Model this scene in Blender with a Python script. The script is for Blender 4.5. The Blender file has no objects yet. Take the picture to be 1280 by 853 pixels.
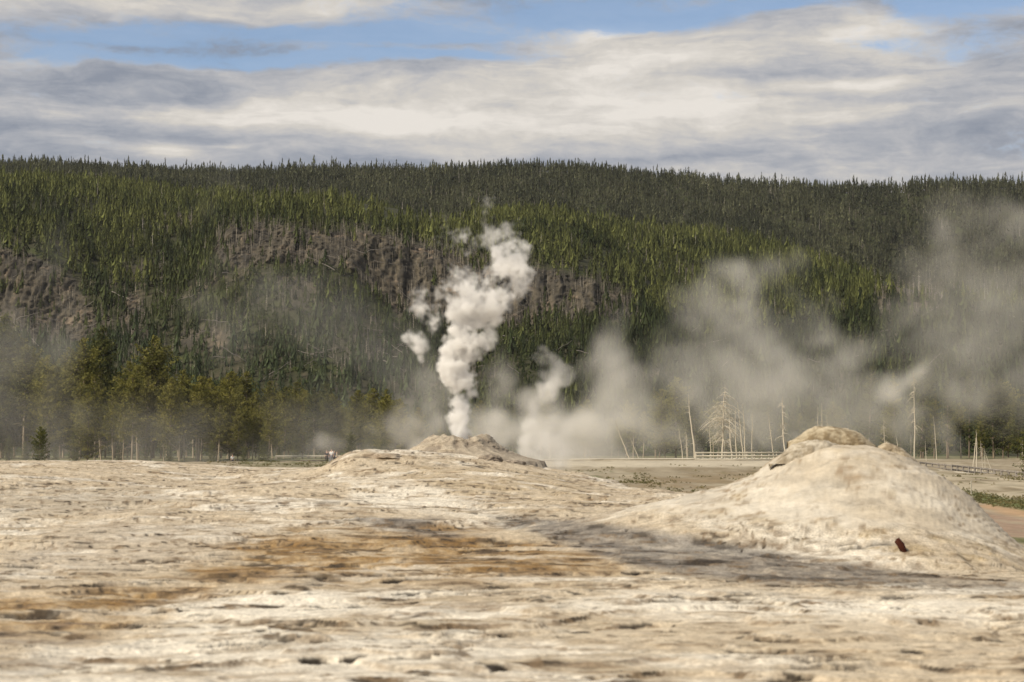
import bpy, math, random
import numpy as np
from mathutils import Vector, Matrix, Euler

# ------------------------------------------------------------------ camera, light, exposure
SC = bpy.context.scene
COL = SC.collection
F = 2489.0                      # focal length in photo pixels (1280 wide)
Y0 = 545.0                      # photo row of the horizon
PITCH = math.atan((Y0 - 426.5) / F)
cam_d = bpy.data.cameras.new('camera')
cam_d.sensor_width = 36.0
cam_d.lens = 36.0 * F / 1280.0
cam_d.clip_start = 0.5
cam_d.clip_end = 8000.0
cam_d.dof.use_dof = True
cam_d.dof.focus_distance = 260.0
cam_d.dof.aperture_fstop = 3.8
cam = bpy.data.objects.new('camera', cam_d)
cam.rotation_euler = (math.pi / 2 + PITCH, 0, 0)
COL.objects.link(cam)
SC.camera = cam

SUN_EL, SUN_AZ = math.radians(42), math.radians(-130)    # azimuth from +Y, clockwise: sun stands to the left and a little behind
sd = Vector((math.sin(SUN_AZ) * math.cos(SUN_EL), math.cos(SUN_AZ) * math.cos(SUN_EL), math.sin(SUN_EL)))
sun_d = bpy.data.lights.new('sun', 'SUN')
sun_d.energy = 4.2
sun_d.angle = math.radians(0.6)
sun_d.color = (1.0, 0.90, 0.74)
sun = bpy.data.objects.new('sun', sun_d)
sun.rotation_euler = sd.to_track_quat('Z', 'Y').to_euler()
COL.objects.link(sun)

SC.view_settings.view_transform = 'Standard'
SC.view_settings.look = 'None'
SC.view_settings.gamma = 1.0
SC.view_settings.exposure = 0.12
SC.render.engine = 'CYCLES'
SC.cycles.max_bounces = 8
SC.cycles.diffuse_bounces = 3
SC.cycles.glossy_bounces = 2
SC.cycles.transmission_bounces = 2
SC.cycles.transparent_max_bounces = 8
SC.cycles.volume_bounces = 7
SC.cycles.use_denoising = True

# ------------------------------------------------------------------ node helper
class NT:
    def __init__(self, tree):
        self.t = tree
        tree.nodes.clear()
    def n(self, typ, ins=None, **props):
        nd = self.t.nodes.new(typ)
        for k, v in props.items():
            setattr(nd, k, v)
        for k, v in (ins or {}).items():
            s = nd.inputs[k]
            if hasattr(v, 'is_output'):
                self.t.links.new(v, s)
            else:
                s.default_value = v
        return nd
    def m(self, op, a, b=0.0, c=0.0, clamp=False):
        return self.n('ShaderNodeMath', {0: a, 1: b, 2: c}, operation=op, use_clamp=clamp).outputs[0]
    def ss(self, v, lo, hi, a=0.0, b=1.0):
        return self.n('ShaderNodeMapRange', {0: v, 1: lo, 2: hi, 3: a, 4: b}, interpolation_type='SMOOTHSTEP').outputs[0]
    def mix(self, f, a, b):
        nd = self.n('ShaderNodeMix', data_type='RGBA')
        for i, v in ((0, f), (6, a), (7, b)):
            if hasattr(v, 'is_output'):
                self.t.links.new(v, nd.inputs[i])
            else:
                nd.inputs[i].default_value = v
        return nd.outputs[2]
    def noise(self, vec, scale, detail=4, rough=.55, dist=0.0):
        return self.n('ShaderNodeTexNoise', {'Vector': vec, 'Scale': scale, 'Detail': detail, 'Roughness': rough, 'Distortion': dist}).outputs[0]

def srgb(r, g, b):
    f = lambda c: (c / 255 / 12.92) if c <= 10 else ((c / 255 + .055) / 1.055) ** 2.4
    return (f(r), f(g), f(b), 1.0)

# ------------------------------------------------------------------ sky: Nishita with a layer of cloud
world = bpy.data.worlds.new('World')
SC.world = world
world.use_nodes = True
W = NT(world.node_tree)
sky = W.n('ShaderNodeTexSky', sky_type='NISHITA', sun_disc=False, sun_elevation=SUN_EL, sun_rotation=SUN_AZ, altitude=2200.0, air_density=1.0, dust_density=1.6, ozone_density=.6)
bg_sky = W.n('ShaderNodeBackground', {'Color': sky.outputs[0], 'Strength': 0.115})
tc = W.n('ShaderNodeTexCoord')
sep = W.n('ShaderNodeSeparateXYZ', {0: tc.outputs['Generated']})
hyp = W.m('SQRT', W.m('ADD', W.m('MULTIPLY', sep.outputs[0], sep.outputs[0]), W.m('MULTIPLY', sep.outputs[1], sep.outputs[1])))
azi = W.m('ARCTAN2', sep.outputs[0], sep.outputs[1])
ele = W.m('DIVIDE', sep.outputs[2], W.m('MAXIMUM', hyp, .02))
# cloud space: one unit is about one photo width across, rows stretched because the layer lies flat
U0 = W.m('MULTIPLY', azi, F / 100.0)
V0 = W.m('MULTIPLY', ele, F / 100.0)
cv0 = W.n('ShaderNodeCombineXYZ', {0: W.m('MULTIPLY', U0, .35), 1: V0, 2: 3.1}).outputs[0]
wn = W.n('ShaderNodeTexNoise', {'Vector': cv0, 'Scale': 1.1, 'Detail': 4, 'Roughness': .55})
wsep = W.n('ShaderNodeSeparateColor', {0: wn.outputs['Color']})
U = W.m('ADD', U0, W.m('MULTIPLY', W.m('SUBTRACT', wsep.outputs[0], .5), 1.9))
V = W.m('ADD', V0, W.m('MULTIPLY', W.m('SUBTRACT', wsep.outputs[1], .5), .62))
def blob(x, y, sx, sy, w, rot=0.0):
    """weighted soft ellipse at photo column x, row y (sizes in photo pixels)"""
    du = W.m('SUBTRACT', U, (x - 640) / 100)
    dv = W.m('SUBTRACT', V, (Y0 - y) / 100)
    if rot:
        c, s = math.cos(rot), math.sin(rot)
        du, dv = W.m('ADD', W.m('MULTIPLY', du, c), W.m('MULTIPLY', dv, s)), W.m('SUBTRACT', W.m('MULTIPLY', dv, c), W.m('MULTIPLY', du, s))
    a = W.m('DIVIDE', du, sx / 100)
    b = W.m('DIVIDE', dv, sy / 100)
    r2 = W.m('ADD', W.m('MULTIPLY', a, a), W.m('MULTIPLY', b, b))
    return W.m('MULTIPLY', W.m('EXPONENT', W.m('MULTIPLY', r2, -1.0)), w)
def total(items, base):
    s = base
    for it in items:
        s = W.m('ADD', s, blob(*it))
    return s
cvA = W.n('ShaderNodeCombineXYZ', {0: W.m('MULTIPLY', U, .30), 1: V, 2: 0.0}).outputs[0]
cvB = W.n('ShaderNodeCombineXYZ', {0: W.m('MULTIPLY', U, .55), 1: V, 2: 7.0}).outputs[0]
nA = W.noise(cvA, 1.3, 7, .60)
nB = W.noise(cvB, 3.2, 6, .62)
cvC = W.n('ShaderNodeCombineXYZ', {0: W.m('MULTIPLY', U, .16), 1: V, 2: 11.0}).outputs[0]
nC = W.noise(cvC, 4.2, 5, .6)
cvD = W.n('ShaderNodeCombineXYZ', {0: W.m('MULTIPLY', U0, .6), 1: V0, 2: 19.0}).outputs[0]
nD = W.noise(cvD, 7.5, 5, .65, .4)
# gaps of blue
gap = total([(760, 18, 170, 18, .62), (480, 44, 130, 15, .44), (150, 54, 160, 12, .48), (330, 36, 200, 13, .46), (190, 78, 170, 11, .50), (420, 72, 160, 14, .36), (1190, 12, 85, 24, .62),
             (1075, 62, 60, 14, .26), (60, 128, 70, 13, .20), (1270, 190, 60, 10, .16), (960, 6, 70, 8, .40), (560, 66, 120, 8, .35), (1190, 66, 90, 28, .26), (880, -30, 500, 40, .5), (130, 195, 60, 9, .12)], 0.0)
gapn = W.m('ADD', gap, W.m('ADD', W.m('MULTIPLY', W.m('SUBTRACT', nA, .5), .95), W.m('ADD', W.m('MULTIPLY', W.m('SUBTRACT', nB, .5), .50), W.m('MULTIPLY', W.m('SUBTRACT', nD, .5), .35))))
ovh = W.ss(ele, .24, .6)
gapn = W.m('ADD', gapn, W.m('MULTIPLY', ovh, .16))
clear = W.ss(gapn, .12, .48, 0.0, .84)
# sunlit bellies and grey undersides of the cloud layer
lit = total([(870, 55, 260, 34, .42), (760, 105, 330, 34, .40), (560, 140, 300, 26, .34), (330, 150, 190, 22, .34), (760, 165, 400, 26, .26), (160, 10, 230, 15, .42), (420, 2, 120, 10, .30),
             (1090, 108, 110, 9, .34), (1080, 40, 70, 26, .30), (185, 196, 34, 12, .55), (255, 187, 26, 5, .30), (960, 145, 260, 18, .22), (1010, 215, 260, 16, .2), (420, 190, 180, 12, .12), (740, 34, 34, 7, .4),
             (120, 112, 260, 20, -.14), (940, 96, 110, 10, -.26), (640, 62, 110, 16, -.16), (480, 84, 180, 12, -.12), (60, 165, 150, 18, -.05), (1240, 170, 120, 30, -.14), (170, 66, 190, 9, -.14), (1260, 50, 60, 30, -.1), (300, 60, 60, 14, -.2),
             (980, 175, 260, 7, -.14), (700, 200, 300, 7, -.14), (330, 178, 180, 7, -.12), (640, 2, 50, 9, -.2)], .36)
litn = W.m('ADD', lit, W.m('ADD', W.m('MULTIPLY', W.m('SUBTRACT', nA, .5), .7), W.m('ADD', W.m('MULTIPLY', W.m('SUBTRACT', nB, .5), .48), W.m('ADD', W.m('MULTIPLY', W.m('SUBTRACT', nC, .5), .95), W.m('MULTIPLY', W.m('SUBTRACT', nD, .5), .24)))))
ramp = W.n('ShaderNodeValToRGB', {0: litn})
cr = ramp.color_ramp
cr.elements[0].position = .10; cr.elements[0].color = srgb(136, 143, 156)
cr.elements[1].position = .95; cr.elements[1].color = srgb(227, 221, 213)
for p, c in ((.30, (157, 161, 170)), (.50, (180, 180, 183)), (.72, (205, 200, 193))):
    e = cr.elements.new(p); e.color = srgb(*c)
bg_cl = W.n('ShaderNodeBackground', {'Color': ramp.outputs[0], 'Strength': .98})
mixw = W.n('ShaderNodeMixShader', {0: clear, 1: bg_cl.outputs[0], 2: bg_sky.outputs[0]})
W.n('ShaderNodeOutputWorld', {'Surface': mixw.outputs[0]})

# ------------------------------------------------------------------ geometry helpers
CP, SP = math.cos(PITCH), math.sin(PITCH)
def P(x, y, d):
    """world point seen at photo pixel (x, y), d metres ahead"""
    a = (x - 640.0) / F
    b = (426.5 - y) / F
    k = d / (CP - b * SP)
    return np.array([a * k, d, (SP + b * CP) * k]) if np.isscalar(x) and np.isscalar(y) else np.stack([a * k, d + 0 * a, (SP + b * CP) * k], -1)
def zrow(y, d):
    b = (426.5 - np.asarray(y, float)) / F
    return d * (SP + b * CP) / (CP - b * SP)
def proj(X, Y, Z):
    fw = Y * CP + Z * SP
    up = -Y * SP + Z * CP
    return 640 + F * X / fw, 426.5 - F * up / fw

def sstep(v, a, b):
    t = np.clip((v - a) / (b - a), 0, 1)
    return t * t * (3 - 2 * t)
RS = np.random.RandomState
_perm = RS(7).permutation(4096)
_gr = RS(8).uniform(0, 2 * np.pi, 4096)
_gx, _gy = np.cos(_gr), np.sin(_gr)
def perlin(x, y):
    xi = np.floor(x).astype(np.int64); yi = np.floor(y).astype(np.int64)
    xf = x - xi; yf = y - yi
    u = xf * xf * xf * (xf * (xf * 6 - 15) + 10); v = yf * yf * yf * (yf * (yf * 6 - 15) + 10)
    def g(ix, iy, dx, dy):
        h = _perm[(_perm[ix & 4095] + iy) & 4095]
        return _gx[h] * dx + _gy[h] * dy
    a = g(xi, yi, xf, yf); b = g(xi + 1, yi, xf - 1, yf); c = g(xi, yi + 1, xf, yf - 1); d = g(xi + 1, yi + 1, xf - 1, yf - 1)
    return (a + u * (b - a) + v * (c - a + u * (a - b - c + d))) * 1.45
def fbm(x, y, oct=4, gain=.5, seed=0):
    s = 0; amp = 1; tot = 0
    for i in range(oct):
        s = s + amp * perlin(x * 2 ** i + 17.3 * i + seed * 31.7, y * 2 ** i - 9.1 * i + seed * 13.3)
        tot += amp; amp *= gain
    return s / tot

def link(o, parent=None):
    COL.objects.link(o)
    if parent is not None:
        o.parent = parent
    return o
def tag(o, label=None, cat=None, group=None, kind=None):
    if label: o['label'] = label
    if cat: o['category'] = cat
    if group: o['group'] = group
    if kind: o['kind'] = kind
    return o
def empty(name, loc, label, cat, group=None, rz=0.0):
    o = bpy.data.objects.new(name, None)
    o.location = loc; o.rotation_euler = (0, 0, rz); o.empty_display_size = .2
    link(o)
    return tag(o, label, cat, group)
def mesh_np(name, verts, faces, mats=(), smooth=False, attrs=None, fattrs=None):
    """verts (N,3); faces (M,k) int array"""
    me = bpy.data.meshes.new(name)
    verts = np.ascontiguousarray(verts, np.float32); faces = np.ascontiguousarray(faces, np.int32)
    k = faces.shape[1]
    me.vertices.add(len(verts)); me.vertices.foreach_set('co', verts.ravel())
    me.loops.add(faces.size); me.loops.foreach_set('vertex_index', faces.ravel())
    me.polygons.add(len(faces)); me.polygons.foreach_set('loop_start', np.arange(0, faces.size, k, dtype=np.int32))
    me.polygons.foreach_set('loop_total', np.full(len(faces), k, np.int32))
    if smooth:
        me.polygons.foreach_set('use_smooth', np.ones(len(faces), bool))
    me.update(calc_edges=True)
    for nm, a in (attrs or {}).items():
        a = np.asarray(a, np.float32)
        if a.ndim == 2:
            at = me.attributes.new(nm, 'FLOAT_COLOR', 'POINT')
            if a.shape[1] == 3:
                a = np.concatenate([a, np.ones((len(a), 1), np.float32)], 1)
            at.data.foreach_set('color', np.ascontiguousarray(a, np.float32).ravel())
        else:
            at = me.attributes.new(nm, 'FLOAT', 'POINT'); at.data.foreach_set('value', a)
    for nm, a in (fattrs or {}).items():
        at = me.attributes.new(nm, 'FLOAT', 'FACE'); at.data.foreach_set('value', np.asarray(a, np.float32))
    for m in mats:
        me.materials.append(m)
    return me
def obj_np(name, verts, faces, mats=(), parent=None, **kw):
    return link(bpy.data.objects.new(name, mesh_np(name, verts, faces, mats, **kw)), parent)
def grid_faces(nr, nc):
    i = np.arange(nr * nc).reshape(nr, nc)
    return np.stack([i[:-1, :-1], i[:-1, 1:], i[1:, 1:], i[1:, :-1]], -1).reshape(-1, 4)

class MB:
    """collects triangles and quads (as tris) into one mesh"""
    def __init__(self):
        self.v = []; self.f = []; self.n = 0
    def add(self, v, f):
        v = np.asarray(v, float); f = np.asarray(f, int)
        if f.shape[1] == 4:
            f = np.concatenate([f[:, [0, 1, 2]], f[:, [0, 2, 3]]])
        self.v.append(v); self.f.append(f + self.n); self.n += len(v)
    def tube(self, pts, rad, sides=5, cap=True):
        pts = np.asarray(pts, float); n = len(pts); rad = np.broadcast_to(rad, (n,))
        tan = np.gradient(pts, axis=0)
        tan /= np.linalg.norm(tan, axis=1, keepdims=True) + 1e-9
        ref = np.where(np.abs(tan[:, 2:3]) > .9, np.array([[1., 0, 0]]), np.array([[0, 0, 1.]]))
        a = np.cross(tan, ref); a /= np.linalg.norm(a, axis=1, keepdims=True); b = np.cross(tan, a)
        th = np.arange(sides) / sides * 2 * np.pi
        ring = pts[:, None] + rad[:, None, None] * (a[:, None] * np.cos(th)[None, :, None] + b[:, None] * np.sin(th)[None, :, None])
        i = np.arange(n * sides).reshape(n, sides)
        f = np.stack([i[:-1], np.roll(i[:-1], -1, 1), np.roll(i[1:], -1, 1), i[1:]], -1).reshape(-1, 4)
        self.add(ring.reshape(-1, 3), f)
        if cap:
            for k, ctr in ((0, pts[0]), (n - 1, pts[-1])):
                base = self.n
                self.add(np.concatenate([ring[k], [ctr]]), [[j, (j + 1) % sides, sides] for j in range(sides)])
    def box(self, c, s, R=None, bev=.0):
        c = np.asarray(c, float); s = np.asarray(s, float) / 2
        v = np.array([[x, y, z] for x in (-1, 1) for y in (-1, 1) for z in (-1, 1)], float) * s
        if R is not None:
            v = v @ np.asarray(R).T
        self.add(v + c, [[0, 1, 3, 2], [4, 6, 7, 5], [0, 4, 5, 1], [2, 3, 7, 6], [0, 2, 6, 4], [1, 5, 7, 3]])
    def mesh(self, name, mat, smooth=False):
        return mesh_np(name, np.concatenate(self.v), np.concatenate(self.f), (mat,), smooth=smooth)
    def build(self, name, mat, parent=None, smooth=False):
        return link(bpy.data.objects.new(name, self.mesh(name, mat, smooth)), parent)

# ------------------------------------------------------------------ materials
def mat_new(name):
    m = bpy.data.materials.new(name); m.use_nodes = True
    return m, NT(m.node_tree)
def finish(T, color, rough=.9, bump=None, strength=.4, dist=.02, spec=.25):
    ins = {'Base Color': color, 'Roughness': rough, 'Specular IOR Level': spec}
    if bump is not None:
        ins['Normal'] = T.n('ShaderNodeBump', {'Height': bump, 'Strength': strength, 'Distance': dist}).outputs[0]
    p = T.n('ShaderNodeBsdfPrincipled', ins)
    T.n('ShaderNodeOutputMaterial', {'Surface': p.outputs[0]})

def attr_ground(name, scales, amt, bump_s, bump_dist, spec=.2, rough=.9):
    """ground whose stains, and any painted shade, come with the mesh ('tint'), grained by noise"""
    m, T = mat_new(name)
    a = T.n('ShaderNodeAttribute', attribute_name='tint')
    co = T.n('ShaderNodeTexCoord').outputs['Object']
    n1 = T.noise(co, scales[0], 6, .62); n2 = T.noise(co, scales[1], 4, .6)
    f = T.m('ADD', T.m('MULTIPLY', T.m('SUBTRACT', n1, .5), amt), T.m('MULTIPLY', T.m('SUBTRACT', n2, .5), amt * .8))
    f = T.m('ADD', f, 1.0)
    col = T.n('ShaderNodeVectorMath', {0: a.outputs['Color'], 1: T.n('ShaderNodeCombineXYZ', {0: f, 1: f, 2: f}).outputs[0]}, operation='MULTIPLY').outputs[0]
    h = T.m('ADD', n1, T.m('MULTIPLY', n2, .5))
    finish(T, col, rough, h, bump_s, bump_dist, spec)
    return m
M_SINTER = attr_ground('sinter', (9.0, 36.0), 1.25, .6, .015)
M_BASIN = attr_ground('basin_soil', (.45, 2.2), .8, .5, .15)
M_HILL = attr_ground('hill_soil', (.35, 1.6), .9, .8, .6)

M_CONE = attr_ground('cone_sinter', (4.0, 15.0), .6, .55, .03)

def wood_mat(name, c1, c2, scale=3.0, stretch=(1, 1, .12), rough=.85):
    m, T = mat_new(name)
    co = T.n('ShaderNodeTexCoord').outputs['Object']
    mp = T.n('ShaderNodeMapping', {'Vector': co, 'Scale': stretch}).outputs[0]
    n1 = T.noise(mp, scale, 5, .65)
    info = T.n('ShaderNodeObjectInfo').outputs['Random']
    f = T.m('ADD', T.ss(n1, .3, .7), T.m('MULTIPLY', T.m('SUBTRACT', info, .5), .5), clamp=True)
    finish(T, T.mix(f, (*c1, 1), (*c2, 1)), rough, n1, .4, .03)
    return m
M_SNAG = wood_mat('bleached_wood', (.46, .41, .315), (.66, .60, .49))
M_BARK = wood_mat('pine_bark', (.13, .10, .075), (.30, .235, .165), 2.5)
M_PALEBARK = wood_mat('pale_pine_bark', (.26, .21, .15), (.44, .36, .26), 2.5)
M_PLANK = wood_mat('weathered_plank', (.34, .31, .25), (.50, .46, .37), 2.0, (.2, 1, 1))
M_DARKWOOD = wood_mat('dark_old_wood', (.10, .085, .07), (.20, .17, .14), 2.0)
M_LOG = wood_mat('grey_fallen_log', (.13, .115, .10), (.28, .25, .215), 1.0)

def leaf_mat(name, c_lo, c_hi, var=.35, trans=.25):
    m, T = mat_new(name)
    a = T.n('ShaderNodeAttribute', attribute_name='tone').outputs['Fac']
    info = T.n('ShaderNodeObjectInfo').outputs['Random']
    f = T.m('ADD', a, T.m('MULTIPLY', T.m('SUBTRACT', info, .5), var), clamp=True)
    col = T.mix(f, (*c_lo, 1), (*c_hi, 1))
    d = T.n('ShaderNodeBsdfPrincipled', {'Base Color': col, 'Roughness': .75, 'Specular IOR Level': .2})
    t = T.n('ShaderNodeBsdfTranslucent', {'Color': col})
    mx = T.n('ShaderNodeMixShader', {0: trans, 1: d.outputs[0], 2: t.outputs[0]})
    T.n('ShaderNodeOutputMaterial', {'Surface': mx.outputs[0]})
    return m
M_PINE = leaf_mat('pine_needles', (.060, .066, .016), (.255, .232, .056), .35, .35)
M_PINED = leaf_mat('dark_pine_needles', (.036, .046, .015), (.14, .142, .040), .35, .35)
M_BRIGHT = leaf_mat('fresh_pine_needles', (.040, .055, .012), (.14, .14, .03))

def stand_mat(name):
    """trees of the hillside: each tree brings its own tint"""
    m, T = mat_new(name)
    a = T.n('ShaderNodeAttribute', attribute_name='tint').outputs['Color']
    d = T.n('ShaderNodeBsdfPrincipled', {'Base Color': a, 'Roughness': .8, 'Specular IOR Level': .15})
    t = T.n('ShaderNodeBsdfTranslucent', {'Color': a})
    mx = T.n('ShaderNodeMixShader', {0: .2, 1: d.outputs[0], 2: t.outputs[0]})
    T.n('ShaderNodeOutputMaterial', {'Surface': mx.outputs[0]})
    return m
M_STAND = stand_mat('hillside_needles')

# ------------------------------------------------------------------ near ground: sinter mound with two geyser cones
lerp = np.interp
RC = P(1040, 536, 27.0)                 # tip of the right cone
def mound_z(X, Y):
    """large shape of the sinter mound (world metres, camera eye at z = 0)"""
    z = -1.25 - .10 * sstep(X, 0, 4) * sstep(Y, 12, 22)
    z = z + .43 * sstep(Y, 17, 50) * (1 - sstep(X, -4.5, 2.0)) * (1 - .62 * sstep(X, -12.5, -7.5))
    z = z - .10 * (1 - sstep(Y, 8, 17)) * sstep(X, -4, 3) * .3
    g = lambda x, y, sx, sy, h: h * np.exp(-((X - x) / sx) ** 2 / 2 - ((Y - y) / sy) ** 2 / 2)
    c = P(570, 570, 58.0)
    z = z + g(c[0], 57, 2.3, 9, .56) + g(c[0] + .5, 50, 1.8, 6, .10)
    c = P(442, 565, 52.0)
    z = z + g(c[0] + .05, 52, .45, 2.2, .34) + g(c[0] + .9, 52, .8, 3, .22)
    # gully running down to the right in front of the mound
    z = z - .10 * np.exp(-((Y - (33 - 2.0 * (X + 1))) / 3.5) ** 2) * sstep(X, -2, 0) * (1 - sstep(X, 6, 8))
    # the mound falls away to the basin behind, and close behind on the right
    yend = 66 - 22 * sstep(X, .5, 4.0) + 3 * fbm(X * .2, X * 0 + 3, 2)
    rt = sstep(X, 4.3, 5.6)
    yend = yend * (1 - rt) + 18.5 * rt
    t = sstep(Y, yend, yend + 16 - 6 * rt)
    z = z * (1 - t) + (-3.4) * t
    # right cone
    dx, dy = X - RC[0], Y - RC[1]
    r = np.hypot(dx, dy) * (1 + .05 * fbm(X * .9, Y * .9, 3, .5, 5))
    cs = dx / (np.hypot(dx, dy) + 1e-6); sn = -dy / (np.hypot(dx, dy) + 1e-6)
    rr = lerp(r, [0, .45, .65, 1.0, 1.5, 1.85, 2.3, 2.6, 3.6, 8], [.24, .20, .25, .36, .63, .90, 1.37, 1.66, 2.5, 5])
    ll = lerp(r, [0, .45, .62, .82, 1.09, 1.5, 2.06, 3, 4.2, 9], [.24, .22, .30, .43, .63, .78, .92, 1.10, 1.34, 4])
    ff = lerp(r, [0, .45, .65, 1.2, 2, 3, 4.0, 9], [.24, .20, .25, .50, .93, 1.30, 1.48, 4])
    wr = np.clip(cs, 0, 1) ** 2; wl = np.clip(-cs, 0, 1) ** 2; wf = 1 - wr - wl
    cone = RC[2] - (rr * wr + ll * wl + ff * wf)
    k = .07
    m = np.maximum(z, cone); 
    z = m + k * np.log(np.exp((z - m) / k) + np.exp((cone - m) / k))
    return z
def terr(q, w):
    fl = np.floor(q); fr = q - fl
    return fl + sstep(fr, 1 - w, 1), sstep(fr, 1 - w * 1.25, 1 - w * .55) * (1 - sstep(fr, .985, 1.0))

NC, NR = 1150, 940
u_cols = np.linspace(-170, 1450, NC)
rows = np.concatenate([np.linspace(4.0, 8.6, 24)[:-1], np.linspace(0, 1, NR - 23)])
rows[23:] = 1 / (1 / 8.6 + (1 / 84 - 1 / 8.6) * rows[23:] ** 1.0 * 1.0)
# even out: half the rows by screen row, half by distance
rs = np.concatenate([np.linspace(4, 8.4, 20), np.interp(np.linspace(0, 1, NR - 20), np.linspace(0, 1, 400), np.sort(np.concatenate([1 / np.linspace(1 / 8.5, 1 / 84, 240), np.linspace(8.6, 83, 160)])))])
D = rs[:, None] + 0 * u_cols[None]
X = (u_cols[None] - 640) / F * D
Y = D.copy()
base = mound_z(X, Y)
wx = X + .35 * fbm(X * .8, Y * .5, 3, .5, 1); wy = Y + .6 * fbm(X * .6, Y * .6, 3, .5, 2)
edge = sstep(Y, 70, 60)
dxr, dyr = X - RC[0], Y - RC[1]
rcone = np.hypot(dxr, dyr)
oncone = 1 - sstep(rcone, 2.2, 3.6)
n1 = fbm(wx / 6.0, wy / 2.6, 5, .52, 3)
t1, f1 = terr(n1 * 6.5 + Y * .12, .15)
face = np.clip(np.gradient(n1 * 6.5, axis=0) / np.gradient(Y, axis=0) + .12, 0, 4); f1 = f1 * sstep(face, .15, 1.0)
n2 = fbm(wx / 2.2, wy / 1.1, 4, .55, 4)
t2, f2 = terr(n2 * 5, .22)
n3 = fbm(X * 1.6, Y * 2.2, 4, .55, 6)
n5 = fbm(X * 4.2, Y * 4.0, 3, .55, 7); n6 = fbm(X * 11, Y * 9, 2, .6, 8)
rough_m = np.clip(.55 + 1.1 * fbm(X * .35, Y * .22, 3, .5, 9), 0, 1)
amp1 = .030 * (1 - .65 * oncone) * edge
amp2 = .014 * (1 - .35 * oncone) * edge * (.35 + .65 * rough_m)
Z = base + amp1 * (t1 - .12 * Y) + amp2 * t2 + (.004 + .005 * oncone) * n3 * edge + .0085 * n5 * edge + .0042 * n6 * edge + .045 * fbm(X * .5, Y * .35, 3, .5, 11) * edge * (1 - .5 * oncone)
# cone strata: thin rounded ledges that run round it
strat = base * 15 + 1.6 * fbm(X * .8, Y * .8, 3, .5, 21)
ts, fs = terr(strat, .3)
Z = Z + oncone * sstep(rcone, .6, 1.1) * .022 * (ts - strat)
# cracks: short dark undercut lines
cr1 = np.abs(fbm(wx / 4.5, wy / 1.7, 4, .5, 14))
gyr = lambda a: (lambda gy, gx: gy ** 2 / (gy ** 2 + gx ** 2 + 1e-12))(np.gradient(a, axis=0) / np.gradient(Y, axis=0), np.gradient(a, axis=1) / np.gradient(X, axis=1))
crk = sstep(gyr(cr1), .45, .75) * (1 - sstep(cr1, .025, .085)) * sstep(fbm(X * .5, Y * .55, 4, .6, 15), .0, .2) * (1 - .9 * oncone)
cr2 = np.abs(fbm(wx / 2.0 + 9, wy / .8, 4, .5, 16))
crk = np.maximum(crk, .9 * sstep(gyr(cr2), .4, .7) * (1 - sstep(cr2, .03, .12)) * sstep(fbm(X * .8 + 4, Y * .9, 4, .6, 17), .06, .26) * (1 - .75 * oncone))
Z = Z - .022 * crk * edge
# cracks under lifted plate edges: (column, row) ends where the photo shows them, then many small ones
PU, PV = proj(X, Y, Z)
mound_pv = proj(X, Y, base)[1]
CR = [(939, 731, 1082, 738, 5), (1131, 737, 1193, 738, 5), (1143, 769, 1257, 761, 9), (1062, 780, 1153, 781, 5), (961, 819, 1015, 798, 10), (1205, 789, 1232, 791, 9), (920, 845, 1021, 841, 5), (904, 808, 931, 809, 5), (1250, 751, 1285, 752, 4), (1200, 832, 1250, 842, 6),
      (634, 748, 729, 743, 6), (425, 755, 470, 751, 5), (435, 801, 540, 799, 4), (681, 786, 741, 795, 8), (583, 832, 640, 846, 8), (707, 849, 781, 842, 9), (425, 826, 470, 824, 4), (30, 657, 90, 652, 5), (138, 635, 182, 636, 4), (148, 702, 222, 703, 9), (30, 720, 74, 716, 5), (249, 668, 353, 666, 5),
      (326, 719, 414, 720, 6), (408, 607, 434, 607, 7), (387, 754, 430, 755, 4), (316, 796, 340, 797, 5), (373, 826, 420, 827, 4), (470, 725, 560, 722, 6), (555, 715, 660, 722, 7), (690, 795, 720, 790, 5), (0, 645, 24, 646, 6), (60, 695, 110, 700, 5), (170, 750, 200, 751, 5), (60, 782, 84, 786, 7),
      (1010, 822, 1028, 815, 6), (940, 800, 952, 800, 7), (1120, 812, 1160, 815, 5), (560, 660, 600, 668, 5), (610, 648, 680, 658, 7), (240, 640, 300, 645, 4), (800, 720, 860, 726, 4), (1180, 857, 1260, 852, 7), (1110, 688, 1136, 700, 4), (1140, 700, 1172, 706, 6), (1086, 674, 1118, 676, 5), (1090, 682, 1120, 683, 4)]
_rc = random.Random(77)
for _k in range(330):
    _y = 612 + 240 * _rc.random() ** .9; _x = _rc.uniform(-120, 1400); _l = _rc.uniform(14, 70) * (.6 + (_y - 600) / 300)
    if 900 < _x < 1280 and _y < 660: continue
    CR.append((_x, _y, _x + _l, _y + _rc.uniform(-.08, .06) * _l, _rc.uniform(1.0, 2.6)))
PPM = np.abs(np.gradient(mound_pv, axis=0) / np.gradient(Y, axis=0))
_cols = np.clip(((np.array([c[:4:2] for c in CR]) + 170) / 1620 * (NC - 1)), 0, NC - 1).astype(int)
CRK = np.zeros_like(X); LIP = np.zeros_like(X)
def _row_at(ci, y):
    return int(np.argmin(np.abs(mound_pv[:, ci] - y)))
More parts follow.
